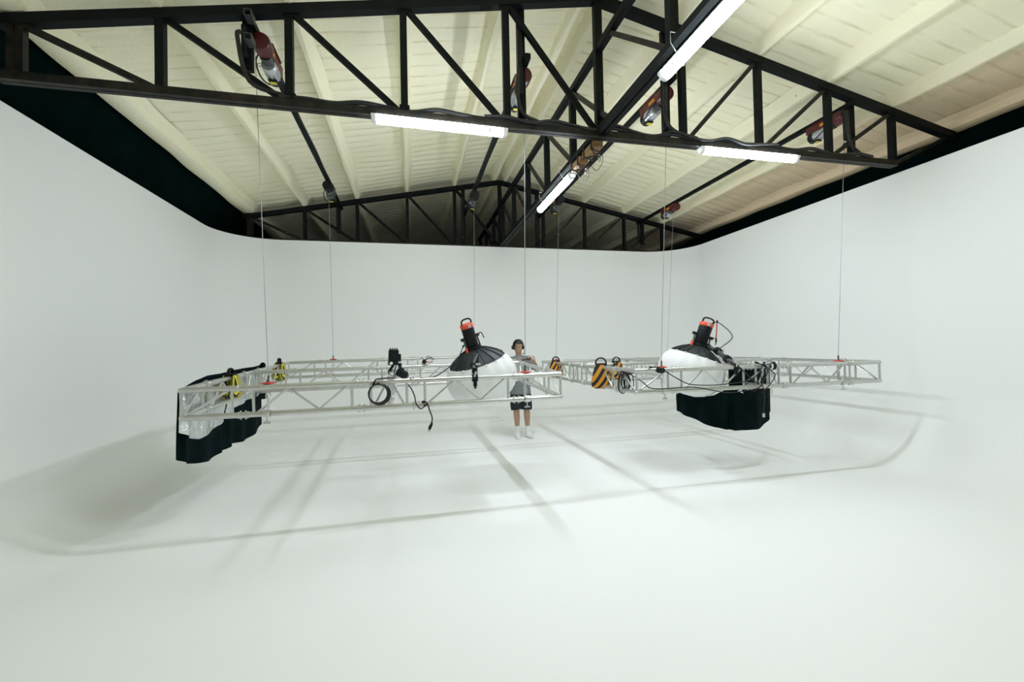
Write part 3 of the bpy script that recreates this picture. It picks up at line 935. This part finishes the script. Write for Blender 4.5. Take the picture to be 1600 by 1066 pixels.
# ---------------------------------------------------------------- sandbags
def sandbag(p, rot, label, stripe, sc=1.0, flop=.0, flat=False):
    """saddle bag over a chord: local y runs along the chord, pouches hang on both sides in x"""
    t = thing('sandbag', label, 'sandbag', p, rot, group='striped sandbags on the truss frames')
    t.scale = (sc, sc, sc)
    for s in (-1, 1):
        m = MB()
        rings = []
        prof = [(.03, .052, .02), (-.03, .072, .034), (-.09, .088, .050), (-.15, .098, .058), (-.205, .095, .050), (-.225, .06, .022)]
        for z, wy, wx in prof:
            ring = []
            for i in range(16):
                a = 2 * math.pi * i / 16
                c, q = math.cos(a), math.sin(a)
                ring.append((s * (.048 + flop * -z * .4) + wx * math.copysign(abs(c) ** .7, c), wy * math.copysign(abs(q) ** .7, q), z))
            rings.append(ring + [ring[0]])
        m.grid(rings)
        m.add([r for r in rings[-1][:-1]], [tuple(range(16))])
        # the saddle hangs below a chord of 25 mm radius
        o = m.build('pouch', M[stripe] if s > 0 else M[stripe], t)
        o.rotation_euler = (0, 0, 0)
    m = MB(); m.box((0, 0, .035), (.10, .11, .02), bevel=.01); m.build('saddle', M['plastic'], t)
    m = MB(); m.path(smooth_pts([(0, -.06, .03), (0, -.05, .075), (0, -.02, .10), (0, .02, .10), (0, .05, .075), (0, .06, .03)], 5), .012, 8, flat=(1.6, .7))
    m.build('handle', M['plastic'], t)
    return t
pz = lambda F, s, t: at(F, s, t, 0)
sandbag(pz(FL, .025, 1.10), (0, 0, .0), 'yellow and black sandbag over the silver drape, nearer the viewer', 'stripe_yellow', 1.0)
sandbag(pz(FL, .025, 2.95), (0, 0, .05), 'yellow and black sandbag at the back left of the left frame', 'stripe_yellow', 1.0)
sandbag(pz(FR, .025, 2.72), (0, 0, .75), 'small orange and black sandbag on the right frame, beside the standing man', 'stripe_orange', 1.05)
sandbag(pz(FR, .025, .93), (0, 0, .95), 'large orange and black sandbag on the right frame, next to the coiled cable', 'stripe_orange', 1.2)
sandbag(pz(FR, .66, 1.75), (0, 0, math.pi / 2), 'orange and black sandbag behind, on the right frame\'s middle bar', 'stripe_orange', 1.0)

# ---------------------------------------------------------------- small lamps on the left frame
def camera_light(F, s, tt, label):
    b = at(F, s, tt, .025)
    t = thing('work_light', label, 'light', b)
    m = MB(); m.lathe([(.0255, -.025), (.036, -.022), (.036, .022), (.0255, .025)], 14, Matrix.Translation((0, 0, -.025)) @ Matrix.Rotation(math.pi / 2, 4, 'X')); m.build('clamp', M['plastic'], t)
    m = MB(); m.tube((-.02, -.03, -.01), (.03, 0, .07), .016, 8); m.build('arm', M['plastic'], t)
    m = MB(); m.box((.03, 0, .150), (.115, .10, .185), Matrix.Rotation(.04, 3, 'Y'), bevel=.012); m.build('housing', M['plastic'], t)
    for i in range(4):
        MB().box((-.005 + .025 * i, 0, .248), (.012, .08, .018)).build('fin', M['plastic'], t, smooth=False)
    m = MB(); m.box((.10, 0, .145), (.03, .07, .09), bevel=.008); m.box((.10, 0, .055), (.04, .05, .05), bevel=.008); m.build('side_module', M['plastic'], t)
    m = MB(); m.lathe([(0, 0), (.018, 0), (.018, .015), (0, .015)], 12, Matrix.Translation((.005, -.052, .082)) @ Matrix.Rotation(math.pi / 2, 4, 'X')); m.build('lens_window', M['white'], t)
    return t
camera_light(FL, 1.735, 1.0, 'boxy black lamp standing up from the left frame\'s centre bar')
b = at(FL, 1.72, 1.28, -.055)
t = thing('angled_lamp', 'small black lamp head angled to the right behind the front chord', 'light', b)
m = MB(); m.tube((0, 0, 0), (.06, 0, .06), .012, 8); m.build('arm', M['alu'], t)
m = MB(); m.box((.13, 0, .01), (.14, .10, .10), Matrix.Rotation(.5, 3, 'Y'), bevel=.015); m.build('housing', M['plastic'], t)
m = MB(); m.box((.13, -.02, .075), (.07, .03, .02), Matrix.Rotation(.5, 3, 'Y')); m.build('bracket', M['plastic'], t)
m = MB(); m.box((.19, 0, -.04), (.02, .09, .08), Matrix.Rotation(.5, 3, 'Y')); m.build('front_glass', M['darkmetal'], t)

# cable coil hanging on the front ladder
co = at(FL, 1.655, -.045, -.10)
t = thing('cable_coil', 'round black cable coil hanging in the left frame\'s front ladder', 'cable', co, group='loose black cables')
for k in range(3):
    rr = .085 + .006 * k
    pts = [(rr * math.cos(a) + .006 * k, .012 * k - .01 + .004 * math.sin(3 * a), rr * 1.02 * math.sin(a) - .004 * k) for a in [2 * math.pi * i / 28 for i in range(28)]]
    MB().path(pts, .0068, 6, closed=True).build('loop', M['cable'], t)
MB().box((0, 0, .092), (.03, .05, .02), bevel=.005).build('tie', M['plastic'], t)
# cables on and under the front chord of the left frame
loose('power_cable', 'black cable lying along the left front chord by the boxy lamp', 'cable',
      [at(FL, 1.62, -.01, .0), at(FL, 1.64, 0, .03), at(FL, 1.72, .02, .034), at(FL, 1.80, .03, .036), at(FL, 1.80, .3, .02), at(FL, 1.78, .7, .03), at(FL, 1.80, .88, .10)], .0065, group='loose black cables')
loose('power_cable', 'black cable drooping through the left front ladder to the bottom chord', 'cable',
      [at(FL, 1.90, .06, -.02), at(FL, 1.95, .05, -.07), at(FL, 1.985, .03, -.15), at(FL, 2.00, -.03, -.22), at(FL, 2.04, -.04, -.265), at(FL, 2.075, -.03, -.245)], .006, group='loose black cables')
pg = loose('power_cable', 'black power cable hanging below the left frame with a plug on its end', 'cable',
      [at(FL, 2.075, .0, -.21), at(FL, 2.10, -.035, -.215), at(FL, 2.12, -.035, -.28), at(FL, 2.145, -.02, -.36), at(FL, 2.14, -.01, -.42)], .0065, group='loose black cables')
m = MB(); q = at(FL, 2.125, -.01, -.455) - pg.location
m.box(q, (.028, .022, .05), Matrix.Rotation(.35, 3, 'Y'), bevel=.006); m.tube(q + Vector((-.016, 0, -.02)), q + Vector((-.02, 0, -.045)), .003, 6); m.tube(q + Vector((0, 0, -.02)), q + Vector((-.004, 0, -.045)), .003, 6)
m.build('plug', M['plastic'], pg)
# wire tangle at the middle bar
q = at(FL, 2.14, 1.72, .03)
t = thing('wire_tangle', 'small tangle of black wires with a red tip on the left frame', 'cable', q, group='loose black cables')
MB().sphere((0, 0, .03), .028, 10, (1.1, .8, 1.2)).build('knot', M['plastic'], t)
for i, (dx, dz) in enumerate(((.10, .08), (.13, .06), (-.05, .06), (.12, .0), (.14, .05), (-.04, -.02))):
    MB().path(smooth_pts([(0, 0, .03), (dx * .4, .01 * i - .03, .03 + dz * .9), (dx * .8, .01 * i - .03, .02 + dz), (dx, .0, .03 + dz * .6)], 5), .0035, 5).build('wire', M['cable'], t)
MB().tube((.025, -.02, .025), (.055, -.02, .03), .008, 8).build('red_tip', M['red_bright'], t)

# right frame: coiled cable at the corner, long drooping cables, adapter
q = at(FR, .03, .33, -.11)
t = thing('cable_coil', 'untidy black cable hank hanging at the right frame\'s near corner', 'cable', q, group='loose black cables')
rr2 = random.Random(5)
for k in range(6):
    a0 = rr2.uniform(-.25, .25); w = rr2.uniform(.035, .06); h = rr2.uniform(.09, .135); dx = rr2.uniform(-.03, .05)
    pts = [(dx + w * math.cos(a) + .3 * a0 * h * math.sin(a), .015 * k - .05 + .01 * math.sin(2 * a), h * math.sin(a) - .02 - .4 * (h - .09)) for a in [2 * math.pi * i / 22 for i in range(22)]]
    MB().path(pts, .0062, 6, closed=True).build('loop', M['cable'], t)
MB().box((.0, -.01, .09), (.04, .06, .03), bevel=.008).build('tie', M['red'], t)
MB().path(smooth_pts([(.02, -.05, .07), (.06, -.05, .05), (.11, -.06, .075)], 5), .005, 6).build('tail', M['cable'], t)
MB().path(smooth_pts([(.03, -.05, .03), (.07, -.05, -.06), (.09, -.05, -.13)], 5), .005, 6).build('tail', M['cable'], t)
q = at(FR, .06, .60, -.24)
t = thing('power_adapter', 'small black framed adapter box in the right frame\'s side ladder', 'adapter', q)
MB().box((0, 0, 0.03), (.07, .03, .07), bevel=.008).build('case', M['white'], t)
m = MB(); m.path([(-.045, -.02, -.01), (.045, -.02, -.01), (.045, -.02, .075), (-.045, -.02, .075)], .005, 5, closed=True); m.build('lead', M['cable'], t)
MB().box((.01, -.01, -.02), (.05, .03, .03), bevel=.006).build('plug', M['plastic'], t)
loose('power_cable', 'long black cable drooping along the right front ladder\'s bottom chord', 'cable',
      [at(FR, .06, .22, -.05), at(FR, .10, .02, -.13), at(FR, .16, -.02, -.19), at(FR, .30, -.035, -.205), at(FR, .55, -.035, -.20), at(FR, .72, -.035, -.205), at(FR, .95, -.035, -.25), at(FR, 1.15, -.035, -.285), at(FR, 1.4, -.035, -.27), at(FR, 1.55, -.035, -.25), at(FR, 1.62, -.03, -.20), at(FR, 1.66, -.03, -.05)], .006, group='loose black cables')
loose('power_cable', 'black cable sagging from the strapped box to the arm on the right', 'cable',
      [at(FR, .20, .0, .035), at(FR, .28, -.02, .03), at(FR, .36, -.035, -.02), at(FR, .46, -.035, -.08), at(FR, .62, -.035, -.16), at(FR, .80, -.035, -.185), at(FR, 1.0, -.035, -.19), at(FR, 1.2, -.035, -.18), at(FR, 1.42, -.03, -.16), at(FR, 1.55, -.03, -.10), at(FR, 1.66, -.02, .03)], .006, group='loose black cables')
q = at(FR, .30, -.01, .0)
t = thing('cable_connector', 'black strapped connector box on the right front chord', 'connector', q)
MB().box((0, 0, 0), (.085, .07, .06), bevel=.012).build('box', M['plastic'], t)
MB().box((0, 0, .0), (.02, .078, .07), bevel=.006).build('strap', M['cable'], t)
for i, (pts, lab) in enumerate((
        ([(1.36, .0, -.02), (1.42, -.03, -.09), (1.47, -.035, -.14), (1.55, -.035, -.19)], 'black lead between the arm clamp and the skirt top on the right'),
        ([(1.60, .0, .04), (1.66, -.03, .0), (1.70, -.035, -.06), (1.64, -.035, -.16), (1.58, -.035, -.24), (1.52, -.03, -.275)], 'black lead crossing the right ladder in front of the black skirt'),
        ([(1.56, -.03, .045), (1.66, -.03, .02), (1.78, -.03, .04)], 'short black lead tied over the right front chord'),
        ([(1.68, -.03, .0), (1.80, -.035, -.1), (1.74, -.035, -.2), (1.64, -.035, -.285)], 'curved black lead at the right end of the skirt top'))):
    loose('power_cable', lab, 'cable', [at(FR, *p) for p in pts], .006, group='loose black cables')
q = at(FR, 1.80, .0, .0)
t = thing('tape_roll', 'black and white tape roll on the right front chord beside the skirt', 'tape', q)
MB().lathe([(.027, -.02), (.048, -.02), (.048, .02), (.027, .02)], 18, Matrix.Rotation(math.pi / 2, 4, 'Y')).build('roll', M['plastic'], t)
MB().lathe([(.027, .02), (.044, .021), (.044, .028), (.027, .028)], 18, Matrix.Translation((-.05, 0, 0)) @ Matrix.Rotation(math.pi / 2, 4, 'Y')).build('label_ring', M['white'], t)

# ---------------------------------------------------------------- timber packing strapped under the ridge girder
for k, (ya, yb, lab) in enumerate(((4.45, 4.78, 'strapped timber block under the girder beside the near truss'), (4.86, 5.16, 'strapped timber block under the girder next to the far tube light'))):
    t = thing('timber_block', lab, 'timber', (2.08, ya, 3.87), group='timber blocks strapped under the girder')
    L = yb - ya
    MB().box((0, L / 2, -.01), (.12, L, .085), bevel=.01).build('block', M['wood'], t)
    for q in (.15, .8):
        m = MB(); m.path([(-.068, L * q, -.06), (.068, L * q + .05, -.06), (.068, L * q + .05, .10), (-.068, L * q, .10)], .009, 6, closed=True); m.build('strap', M['cable'], t)
    m = MB(); m.path(smooth_pts([(-.066, .02, -.055), (0, L * .4, -.06), (.066, L * .5, -.055), (0, L * .75, -.06), (-.066, L, -.055)], 5), .008, 6); m.build('strap', M['cable'], t)
    m = MB(); m.path([(.085 + .014 * math.cos(a), L * .5, -.10 + .045 * math.sin(a)) for a in [2 * math.pi * i / 16 for i in range(16)]], .004, 6, closed=True); m.build('carabiner', M['chrome'], t)
    m = MB(); m.path(smooth_pts([(.07, L * .2, -.05), (.10, L * .35, -.16), (.085, L * .75, -.21), (.06, L * 1.0, -.12), (.05, L * 1.1, -.04)], 6), .0035, 5); m.build('thin_cable', M['cable'], t)

# wire hangers for the girder tubes
for yy in (1.95, 2.9, 5.42, 6.35):
    t = thing('wire_hanger', {1.95: 'thin wire loop round the big tube light at the top edge', 2.9: 'thin wire loop at the lower end of the big tube light', 5.42: 'thin wire loop at the upper end of the far tube light', 6.35: 'thin wire loop at the lower end of the far tube light'}[yy], 'wire', (2.055, yy, 3.95), group='wire loops on the girder tubes')
    m = MB(); m.path([(-.085, 0, .035), (.095, 0, .035), (.085, 0, -.05), (.03, 0, -.125), (-.03, 0, -.125), (-.085, 0, -.05)], .0035, 5, closed=True)
    m.build('loop', M['wire'], t)
    MB().tube((.03, 0, -.125), (.07, .02, -.10), .003, 5).build('twist', M['wire'], t)

# ---------------------------------------------------------------- the man holding a phone
M['skin'] = mat('tanned_skin', (0.40, 0.235, 0.15), 0.55, noise=(9, (0.44, 0.265, 0.175), .4, .7))
M['hair'] = mat('dark_hair', (0.010, 0.008, 0.007), 0.6, noise=(60, (0.02, 0.016, 0.013), .4, .7), bump=(120, .6, .004))
M['shirt'] = mat('heather_grey_cotton', (0.165, 0.185, 0.183), 0.9, noise=(70, (0.20, 0.22, 0.218), .4, .65), bump=(25, .25, .01))
M['shorts'] = mat('black_shorts_cloth', (0.010, 0.016, 0.019), 0.85, noise=(30, (0.014, 0.022, 0.026), .4, .7))
M['sock'] = mat('white_sock_knit', (0.78, 0.80, 0.79), 0.9, bump=(90, .3, .003))
M['eye'] = mat('eye_white', (0.7, 0.7, 0.68), 0.3)

def baked(mb_, name, material, parent, voxel, smooth_it=6):
    me = mb_.mesh(name + '_raw', material)
    tmp = bpy.data.objects.new(name, me)
    link(tmp)
    r = tmp.modifiers.new('r', 'REMESH'); r.mode = 'VOXEL'; r.voxel_size = voxel
    s = tmp.modifiers.new('s', 'SMOOTH'); s.factor = .5; s.iterations = smooth_it
    bpy.context.view_layer.update()
    dg = bpy.context.evaluated_depsgraph_get()
    new = bpy.data.meshes.new_from_object(tmp.evaluated_get(dg))
    new.name = name
    new.materials.clear(); new.materials.append(material)
    new.polygons.foreach_set('use_smooth', [True] * len(new.polygons))
    bpy.data.objects.remove(tmp)
    o = bpy.data.objects.new(name, new)
    link(o)
    if parent is not None: o.parent = parent
    return o

def oval(m, secs, n=18):
    """closed stack of elliptical sections (cx, cy, cz, rx, ry)"""
    rows = []
    for cx, cy, cz, rx, ry in secs:
        rows.append([(cx + rx * math.cos(2 * math.pi * i / n), cy + ry * math.sin(2 * math.pi * i / n), cz) for i in range(n)])
    vs = [p for r in rows for p in r]
    fs = []
    for j in range(len(rows) - 1):
        for i in range(n):
            fs.append((j * n + i, j * n + (i + 1) % n, (j + 1) * n + (i + 1) % n, (j + 1) * n + i))
    fs += [tuple(range(n - 1, -1, -1)), tuple((len(rows) - 1) * n + i for i in range(n))]
    m.add(vs, fs)

# joints, local: x to the viewer's right, -y towards the viewer
SHR, SHL = Vector((-.180, .0, 1.405)), Vector((.150, .01, 1.415))
ELR, ELL = Vector((-.235, -.075, 1.13)), Vector((.285, -.06, 1.20))
WRR, WRL = Vector((-.075, -.285, 1.305)), Vector((.245, -.265, 1.325))
HPR, HPL = Vector((-.095, .0, .88)), Vector((.075, .0, .88))
KNR, KNL = Vector((-.085, -.02, .475)), Vector((.098, -.015, .475))
ANR, ANL = Vector((-.07, .015, .085)), Vector((.112, .015, .085))
TURN = Matrix.Rotation(R(24), 3, 'Z')            # head and chest turn to the viewer's right

body = MB()
oval(body, [(-.012, .0, .80, .12, .09), (-.012, .0, .88, .160, .105), (-.012, .0, .98, .150, .098), (-.012, .005, 1.08, .142, .092), (-.014, .005, 1.20, .155, .102), (-.015, .008, 1.30, .165, .105), (-.015, .012, 1.37, .145, .085), (-.018, .012, 1.415, .07, .06)])
body.path([(-.018, .012, 1.39), (-.022, .004, 1.46), (-.026, -.005, 1.51)], [.062, .055, .056], 12)
for sh, el, wr in ((SHR, ELR, WRR), (SHL, ELL, WRL)):
    body.sphere(sh + Vector((0, 0, -.02)), .052, 12)
    body.path([sh + Vector((0, 0, -.02)), sh.lerp(el, .5), el, el.lerp(wr, .3), wr.lerp(el, .1), wr], [.05, .045, .038, .041, .03, .027], 12)
    body.sphere(el, .039, 10)
for hp, kn, an in ((HPR, KNR, ANR), (HPL, KNL, ANL)):
    body.path([hp + Vector((0, 0, .03)), hp.lerp(kn, .35), kn + Vector((0, 0, .05)), kn, kn.lerp(an, .28) + Vector((0, .018, 0)), kn.lerp(an, .7) + Vector((0, .006, 0)), an, an + Vector((0, 0, -.03))], [.085, .078, .058, .055, .056, .040, .035, .036], 14)
for an, d in ((ANR, Vector((.05, -1, 0))), (ANL, Vector((.55, -.85, 0)))):
    d = d.normalized()
    body.path([an + Vector((0, 0, -.045)) - d * .055, an + Vector((0, 0, -.045)), an + Vector((0, 0, -.055)) + d * .09, an + Vector((0, 0, -.062)) + d * .165], [.034, .042, .037, .026], 12, flat=(1.0, .85))
# head
HC3 = Vector((-.03, -.012, 1.605))
def hd(p):
    return HC3 + TURN @ (Matrix.Rotation(R(14), 3, 'X') @ Vector(p))
HM = TURN @ Matrix.Rotation(R(14), 3, 'X')
body.sphere(hd((0, .012, .035)), .092, 18, (.84, 1.05, 1.0), HM)
body.sphere(hd((0, -.018, -.035)), .07, 16, (.88, 1.0, 1.22), HM)
body.sphere(hd((0, -.05, -.092)), .034, 12, (1.05, .8, .75), HM)
body.path([hd((0, -.078, .022)), hd((0, -.098, -.008)), hd((0, -.103, -.022)), hd((0, -.085, -.033))], [.008, .011, .015, .010], 8)
for s in (-1, 1):
    body.sphere(hd((s * .077, .015, -.002)), .026, 10, (.38, .75, 1.15), HM)
    body.sphere(hd((s * .03, -.078, .028)), .016, 8, (1.3, .5, .5), HM)
body.sphere(hd((0, -.085, -.058)), .017, 10, (1.35, .5, .36), HM)
body.sphere(hd((0, -.082, -.070)), .016, 10, (1.2, .5, .36), HM)
# hands: palm plus four fingers and a thumb each, closed on the phone
PH_C = Vector((.105, -.365, 1.405))
def hand(wr, palm, out, curl, side):
    """palm: centre; out: finger direction; curl: direction the fingers bend to; side: thumb side"""
    out, curl, side = out.normalized(), curl.normalized(), side.normalized()
    body.path([wr, wr.lerp(palm, .5), palm, palm + out * .035], [.027, .031, .036, .030], 10, flat=(1.0, .78))
    for k, (ln, off) in enumerate(((.066, .027), (.074, .009), (.069, -.010), (.054, -.027))):
        b = palm + out * .028 + side * off
        body.path([b, b + out * ln * .48 + curl * .012, b + out * ln * .72 + curl * .034, b + out * ln * .70 + curl * .056], [.0105, .0095, .0088, .0078], 7)
    b = palm - out * .02 + side * .032
    body.path([b, b + side * .026 + out * .020 + curl * .012, b + side * .030 + out * .050 + curl * .028], [.0135, .0115, .009], 7)
hand(WRR, Vector((-.005, -.335, 1.365)), Vector((.9, -.25, .28)), Vector((.45, .6, .25)), Vector((-.2, .25, .95)))
hand(WRL, Vector((.222, -.335, 1.385)), Vector((-.85, -.4, .3)), Vector((-.5, .6, .2)), Vector((.15, .3, .95)))

PX, PY = 1.905, 7.525
person = baked(body, 'person', M['skin'], None, .0058, 4)
person.location = (PX, PY, 0.0)
person.rotation_euler = (0, 0, R(-13.2))
tag(person, 'man in grey t-shirt, black shorts and white socks holding a phone', 'person')

# clothing
m = MB()
oval(m, [(-.012, .0, .775, .192, .128), (-.012, .0, .80, .192, .128), (-.012, .0, .90, .184, .122), (-.012, .002, 1.0, .168, .112), (-.012, .005, 1.10, .164, .11), (-.014, .005, 1.22, .172, .117), (-.015, .008, 1.32, .184, .118), (-.015, .012, 1.39, .172, .10), (-.018, .012, 1.44, .105, .08), (-.02, .008, 1.468, .066, .062)])
for sh, el in ((SHR, ELR), (SHL, ELL)):
    c = sh + Vector((0, 0, -.024))
    m.sphere(c, .066, 16)
    m.path([Vector((-.015, .012, 1.385)), c + Vector((0, 0, .004))], [.075, .060], 14)
    m.path([c, sh.lerp(el, .45), sh.lerp(el, .84)], [.065, .064, .068], 16)
baked(m, 't_shirt', M['shirt'], person, .0075, 7)
m = MB()
oval(m, [(-.012, .0, .72, .165, .11), (-.012, .0, .80, .160, .104), (-.012, .0, .87, .152, .10)])
for hp, kn, sx in ((HPR, KNR, -1), (HPL, KNL, 1)):
    e = hp.lerp(kn, .93)
    m.path([hp + Vector((0, 0, -.02)), hp.lerp(kn, .4) + Vector((sx * .008, 0, 0)), hp.lerp(kn, .75) + Vector((sx * .006, 0, 0)), e], [.086, .096, .099, .098], 16)
baked(m, 'shorts', M['shorts'], person, .0085, 3)
for kn, an, d in ((KNR, ANR, Vector((.05, -1, 0))), (KNL, ANL, Vector((.55, -.85, 0)))):
    d = d.normalized()
    m = MB()
    m.path([kn.lerp(an, .68) + Vector((0, .006, 0)), kn.lerp(an, .85) + Vector((0, .003, 0)), an, an + Vector((0, 0, -.04))], [.0465, .044, .042, .043], 14)
    m.path([an + Vector((0, 0, -.043)) - d * .058, an + Vector((0, 0, -.042)), an + Vector((0, 0, -.052)) + d * .09, an + Vector((0, 0, -.058)) + d * .17], [.038, .047, .042, .030], 14, flat=(1.0, .85))
    baked(m, 'sock', M['sock'], person, .006, 4)
# keep the hair off the face: drop vertices in front of the hairline
def trim(mm, keep):
    idx = {}
    nv = []
    for i, p in enumerate(mm.v):
        if keep(Vector(p)):
            idx[i] = len(nv); nv.append(p)
    nf = [tuple(idx[i] for i in f) for f in mm.f if all(i in idx for i in f)]
    out = MB(); out.add(nv, nf)
    return out
HMi = HM.inverted()
def hair_keep(p):
    q = HMi @ (p - HC3)
    return not (q.y < -.045 and q.z < .075) and not (q.y < -.005 and q.z < .03) and q.z > -.075
big = MB(); big.sphere(hd((0, .020, .048)), .0995, 36, (.885, 1.08, .975), HM); big.sphere(hd((0, .052, .004)), .070, 26, (1.04, .85, 1.15), HM)
trim(big, hair_keep).build('hair', M['hair'], person)
for s in (-1, 1):
    m = MB(); m.path([hd((s * .014, -.0905, .042)), hd((s * .030, -.0885, .047)), hd((s * .046, -.079, .041))], .0042, 6); m.build('eyebrow', M['hair'], person)
    m = MB(); m.sphere(hd((s * .030, -.083, .026)), .0085, 8, (1.2, .5, .6), HM); m.build('eye', M['eye'], person)
    m = MB(); m.sphere(hd((s * .030, -.0872, .025)), .0042, 8, (1, .5, 1), HM); m.build('pupil', M['hair'], person)
# headset
hs = thing('headset', 'black headset with microphone boom on the man\'s head', 'headset', (PX, PY, 0), (0, 0, R(-13.2)))
m = MB(); m.path([hd((.098 * math.cos(a), .012, .012 + .125 * math.sin(a))) for a in [math.pi * i / 16 for i in range(17)]], .009, 8, flat=(1.6, .7)); m.build('band', M['plastic'], hs)
for s in (-1, 1):
    m = MB(); m.tube(hd((s * .082, .012, .0)), hd((s * .112, .012, .0)), .036, 16); m.build('ear_cup', M['plastic'], hs)
m = MB(); m.path(smooth_pts([hd((.10, .0, -.02)), hd((.105, -.05, -.05)), hd((.085, -.10, -.075)), hd((.06, -.125, -.08))], 5), .004, 6); m.sphere(hd((.056, -.128, -.08)), .013, 8); m.build('microphone_boom', M['plastic'], hs)
# wristwatch
d = (WRL - ELL).normalized(); wq = WRL.lerp(ELL, .14)
m = MB(); m.tube(wq - d * .013, wq + d * .013, .0335, 16); m.build('wristwatch', M['plastic'], person)
# phone
rotz = Matrix.Rotation(R(-13.2), 4, 'Z')
ph = thing('phone', 'slim phone held sideways in the man\'s hands', 'phone', matrix=Matrix.Translation((PX, PY, 0)) @ rotz @ Matrix.Translation(PH_C) @ Matrix.Rotation(R(-8), 4, 'Y') @ Matrix.Rotation(R(-66), 4, 'X'))
MB().box((0, 0, 0), (.155, .009, .075), bevel=.004).build('case', M['darkmetal'], ph)
MB().box((0, .0052, 0), (.146, .002, .068)).build('screen', M['plastic'], ph, smooth=False)
MB().box((.055, -.006, .018), (.03, .004, .03), bevel=.002).build('camera_bump', M['plastic'], ph)
